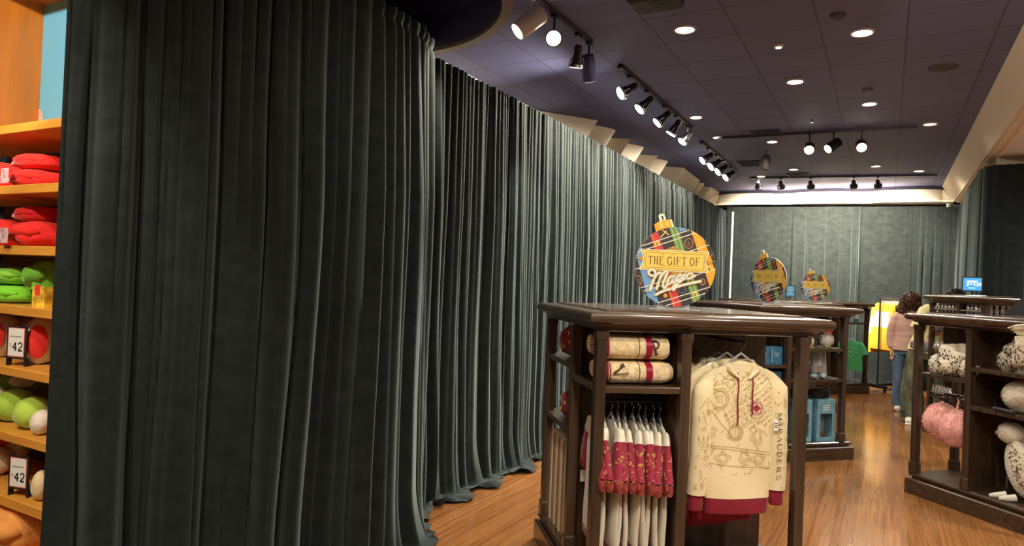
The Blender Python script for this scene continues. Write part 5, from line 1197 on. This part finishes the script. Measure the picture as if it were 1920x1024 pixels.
# small ceiling things
def disc(name, x, y, r, label, m_, cat, h=.012):
    o = MB().lathe((x, y, CZ), [(r*.3, -h), (r*.85, -h), (r, -h*.5), (r, -.0005)], 32).build(name, m_); tag(o, label, cat); return o
DKC = mat('dark painted fitting', (.05, .045, .06), .6)
disc('ceiling_speaker', .349, 6.629, .11, 'large round dark ceiling speaker near the right fascia', DKC, 'speaker'); disc('blank_plate', -.214, 7.101, .045, 'small round cap above the greenish downlight', DKC, 'cap', .02); disc('blank_plate', -.354, 5.125, .05, 'small round cap near the top edge', DKC, 'cap', .02)
t = root('smoke_detector', (-.798, 5.606, CZ), 0, 'small lit detector above the largest cool downlight\'s left side', 'detector')
MB().lathe((0, 0, 0), [(.03, -.018), (.042, -.006), (.042, -.0005)], 20).build('housing', RIMM, t); MB().lathe((0, 0, -.018), [(.022, -.004), (.024, 0)], 16).build('lit_centre', LITD, t)
t = root('sprinkler', (-.784, 8.178, CZ), 0, 'tiny chrome sprinkler head in the middle of the ceiling', 'sprinkler'); MB().lathe((0, 0, 0), [(.018, -.03), (.006, -.02), (.02, -.004), (.03, -.0005)], 12).build('sprinkler_head', CHROME, t)
def vent(x, y, w, d, label):
    t = root('air_vent', (x, y, CZ), 0, label, 'vent'); MB().box(-w, w, -d, d, -.006, -.0005).build('backing', BLACKC, t)
    m = MB(); m.box(-w, w, -d, -d+.02, -.014, -.006); m.box(-w, w, d-.02, d, -.014, -.006); m.box(-w, -w+.02, -d+.02, d-.02, -.014, -.006); m.box(w-.02, w, -d+.02, d-.02, -.014, -.006); m.build('frame', DKC, t)
    for k in range(5): MB().box(-w+.02, w-.02, -d+.04+k*(2*d-.08)/4.5, -d+.055+k*(2*d-.08)/4.5, -.013, -.006).build('slat', DKC, t)
vent(-1.334, 8.645, .17, .13, 'dark slatted vent beside the cross track'); vent(-1.316, 11.893, .17, .16, 'dark slatted vent near the back track')
o = MB().box(-2.02, -1.66, 10.45, 10.95, CZ-.006, CZ-.0005).build('dark_opening_sheet', mat('black opening', (.003, .003, .006), .9)); tag(o, 'black rectangular sheet as the dark of a ceiling opening, right of the third lamp track', 'hatch')  # flat black stands in for the shade inside the opening
t = root('ghost_capsule', (-1.50, 9.75, CZ), 0, 'grey-rimmed dark capsule built from a lens reflection, below the warm downlight', 'speaker'); MB().tube([(0, 0, 0), (0, 0, -.06)], .004, 6).build('cord', BLK, t); MB().lathe((0, 0, 0), [(.01, -.06), (.05, -.075), (.068, -.12), (.068, -.22), (.05, -.265), (.01, -.28)], 20).build('housing', mat('purple grey enamel', (.10, .085, .10), .5), t)  # lens reflection built as a solid hanging capsule
t = root('ceiling_projector', (-1.40, 4.35, CZ), 0, 'dark box fitting cut by the top edge of the photo', 'ceiling box'); MB().rects(-.16, .16, -.12, .12, [(-.02, -.07), (0, -.05), (0, -.001)]).build('housing', DKC, t, smooth=False); MB().lathe((.05, -.02, -.07), [(.07, -.004), (.075, 0)], 20).build('speaker_mesh', BLACKC, t)
def track(x0_, y0_, x1_, y1_, label):
    d = Vector((x1_-x0_, y1_-y0_, 0)); L_ = d.length; t = root('lighting_track', (x0_, y0_, CZ), math.atan2(d.y, d.x), label, 'lighting track')
    m = MB(); m.box(0, L_, -.018, .018, -.028, 0); m.build('rail', DKC, t); MB().box(-.03, .06, -.022, .022, -.034, 0).build('feed_box', DKMETAL, t)
    MB().box(.0, L_, -.004, .004, -.030, -.028).build('slot', BLACKC, t); return t
track(-2.13, 3.2, -2.10, 4.95, 'near lighting track with the big white can lamp'); track(-2.09, 5.62, -2.09, 8.05, 'second lighting track with five ringed lamps'); track(-2.17, 8.92, -2.15, 11.1, 'third lighting track with four lit lamps')
track(-1.9, 8.74, .24, 8.78, 'cross lighting track in the middle of the ceiling'); track(-2.05, 12.0, .62, 12.33, 'back lighting track in front of the cream band')
def can(px, py, dz, aim, label, body=WHMETAL, lens=LITW, r=.055, L_=.17, e=0, mount=None, spot=55, col=(1, .87, .68), group=None, gimbal=False, trx=None):
    """track lamp: hanging from the track at (x,y)"""
    x, y = px, py; t = root('track_spotlight', (x, y, CZ-.028), 0, label, 'spotlight', group)
    MB().box(-.018, .018, -.03, .03, -.022, 0).build('adapter', DKMETAL if not body == WHMETAL else WHMETAL, t)
    MB().tube([(0, 0, -.02), (0, 0, -dz)], .008, 8).build('stem', WHMETAL if gimbal or body == WHMETAL else DKMETAL, t)
    c = Vector((0, 0, -dz)); d = (Vector(aim)-Vector((x, y, CZ-.028-dz))).normalized()
    a = c-d*L_*.45; b = c+d*L_*.55
    if gimbal:
        MB().tube([a, a+d*L_*.12, c, c+d*L_*.2, b-d*.01], [r*.45, r*.62, r*.62, r*.8, r*.85], 20).build('housing', body, t, angle=50)
        MB().tube([b-d*.02, b, b+d*.004], [r*1.15, r*1.25, r*1.05], 24).build('ring', CHROME, t); ln = MB().tube([b+d*.004, b+d*.008], [r*1.02, r*.98], 24).build('lens', lens, t)
        for s in (-1, 1):
            sd = d.cross(Vector((0, 0, 1))).normalized()*s; MB().tube([c+sd*r*.9+d*.02, b+sd*r*1.2], .005, 6).build('yoke_arm', CHROME, t)
    else:
        MB().tube([a-d*.012, a, b-d*.004, b], [r*.8, r, r, r*.97], 28).build('housing', body, t, angle=50)
        ln = MB().tube([b-d*.003, b+d*.002], [r*.9, r*.88], 28).build('lens', lens if lens is not LITS else mat('warm glowing reflector', (1, .9, .6), .5, emis=(1, .78, .42), est=2.2), t)
        if lens is LITS: MB().tube([b+d*.002, b+d*.006], [r*.58, r*.5], 24).build('bright_centre', LITS, ln)
    if e:
        w = Vector((x, y, CZ-.028))+b+d*.03; light('SPOT', w, e, col, w+d, .04, spot, .5)
    return t
cam = Vector((0, 0, H))
WL = (-2.76, )  # drape wall
can(-2.128, 3.98, .17, (-3.2, 3.0, 2.0), 'big white can lamp nearest the camera, pointing down left', WHMETAL, LITD, .062, .21, 70, spot=60)
can(-2.118, 4.32, .17, (-.35, .6, 1.9), 'dazzling lamp of the near track, turned toward the camera', DKMETAL, LITS, .058, .15, 60, spot=45)
can(-2.108, 4.72, .16, (-2.75, 5.6, .6), 'black ringed lamp third along the near track', BLK, LITD, .050, .16, 70, gimbal=True, spot=60)
can(-2.102, 4.92, .20, (-2.2, 6.6, .1), 'dark pear-shaped lamp at the far end of the near track', NAVY, LITD, .055, .19, 0)
for k, (y, e) in enumerate(((5.85, 130), (6.35, 160), (6.95, 150), (7.4, 120), (7.9, 110))):
    can(-2.09, y, .12, (-2.80+.08*k, y+(-.6, -.45, -.3, -.1, -.3)[k], 2.75-.2*(k % 2)), ['first lamp of the second track, its glowing ring turned to the drape', 'second lamp of the second track, with a bright glowing edge', 'third lamp of the second track, black body with lit rim', 'fourth lamp of the second track, black and turned away', 'fifth lamp of the second track, chrome and lit'][k], CHROME if k == 4 else BLK, LITS, .055, .17, e*.75, gimbal=True, spot=120)
for k, (y, e) in enumerate(((9.25, 60), (9.75, 80), (10.2, 80), (10.75, 80))):
    can(-2.16, y, .12, (-2.80, y-.5, 2.75), ['first lamp of the third track, unlit looking ring', 'second lamp of the third track, brightly lit', 'third lamp of the third track, brightly lit', 'farthest lamp of the third track, brightly lit'][k], DKMETAL, LITS if k else LITD, .058, .17, e*.6, gimbal=True, spot=100)
can(-.86, 8.76, .17, (-.45, 4.0, .6), 'bright lamp facing the camera on the left of the cross track', DKMETAL, LITS, .06, .13, 80, spot=50)
can(-.60, 8.765, .15, (-1.8, 7.6, 2.2), 'can lamp pointing down left between the two bright ones', DKMETAL, mat('pale pink lens', (.8, .6, .5), .5, emis=(1, .75, .6), est=.9), .06, .17, 20, spot=60)
can(-.31, 8.77, .17, (.2, 4.0, .6), 'bright lamp facing the camera on the right of the cross track', DKMETAL, LITS, .06, .13, 80, spot=50)
for k, (x, e) in enumerate(((-1.95, 200), (-1.60, 380), (-1.15, 380), (-.52, 560), (-.18, 280))):
    y = 12.0+.33*(x+2.05)/2.67
    can(x, y, .10, (x+(.0, .0, .1, .0, .1)[k], y+1.4, 2.3), ['leftmost of the five lamps on the back track', 'second lamp from the left on the back track', 'middle lamp on the back track', 'fourth back lamp, above the brightest patch of cream band', 'rightmost of the five lamps on the back track'][k], BLK, LITS if k else LITD, .052, .13, e, gimbal=True, spot=108)
# lamps behind the viewer wash the toy shelves and the near stand
track(-2.4, -.6, -2.4, 1.2, 'lighting track above and behind the viewer, out of the frame'); track(-2.9, -.6, -2.9, .8, 'short added lighting track before the toy shelves, unseen out of the frame'); track(.3, -.8, .3, 2.6, 'lighting track over the right aisle, out of the frame')  # short track is added to carry the niche lamp
for k, (x, y, aim, e, sp_) in enumerate(((-2.4, -.3, (-3.7, 1.8, 1.1), 140, 50), (-2.9, .1, (-4.25, 2.05, 2.5), 170, 42), (-2.4, .6, (-3.6, 1.8, 1.6), 40, 55), (.3, .6, (-.9, 2.9, .9), 110, 50), (.3, 1.6, (-.6, 3.4, .9), 60, 55), (.3, 2.2, (1.3, 5.2, .8), 80, 55), (.3, 1.1, (.9, 6.0, 3.2), 90, 40), (.3, 2.5, (.9, 10.5, 3.15), 150, 30))):  # lamps aimed at niche and right fascia are added to brighten them
    can(x, y, .13, aim, 'unseen black track spotlight out of the frame, aimed into the shop', BLK, LITW, .055, .16, e, spot=sp_, group='spotlights outside the frame')
# ================================================================== CAMERA, WORLD, VIEW
cd = bpy.data.cameras.new('camera'); co = bpy.data.objects.new('camera', cd); COL.objects.link(co)
cd.sensor_width = 36; cd.sensor_fit = 'HORIZONTAL'; cd.lens = 36*F_/1920; cd.clip_end = 100; cd.clip_start = .05
M = Matrix((Rv, Uv, -Fv)).transposed().to_4x4(); M.translation = Vector((0, 0, H)); co.matrix_world = M
sc.camera = co
w = bpy.data.worlds.new('world'); w.use_nodes = True; w.node_tree.nodes['Background'].inputs[0].default_value = (.35, .4, .5, 1); w.node_tree.nodes['Background'].inputs[1].default_value = .05; sc.world = w
sc.view_settings.view_transform = 'Standard'; sc.view_settings.look = 'None'; sc.view_settings.gamma = 1; sc.view_settings.exposure = 0.75; sc.view_settings.use_curve_mapping = False
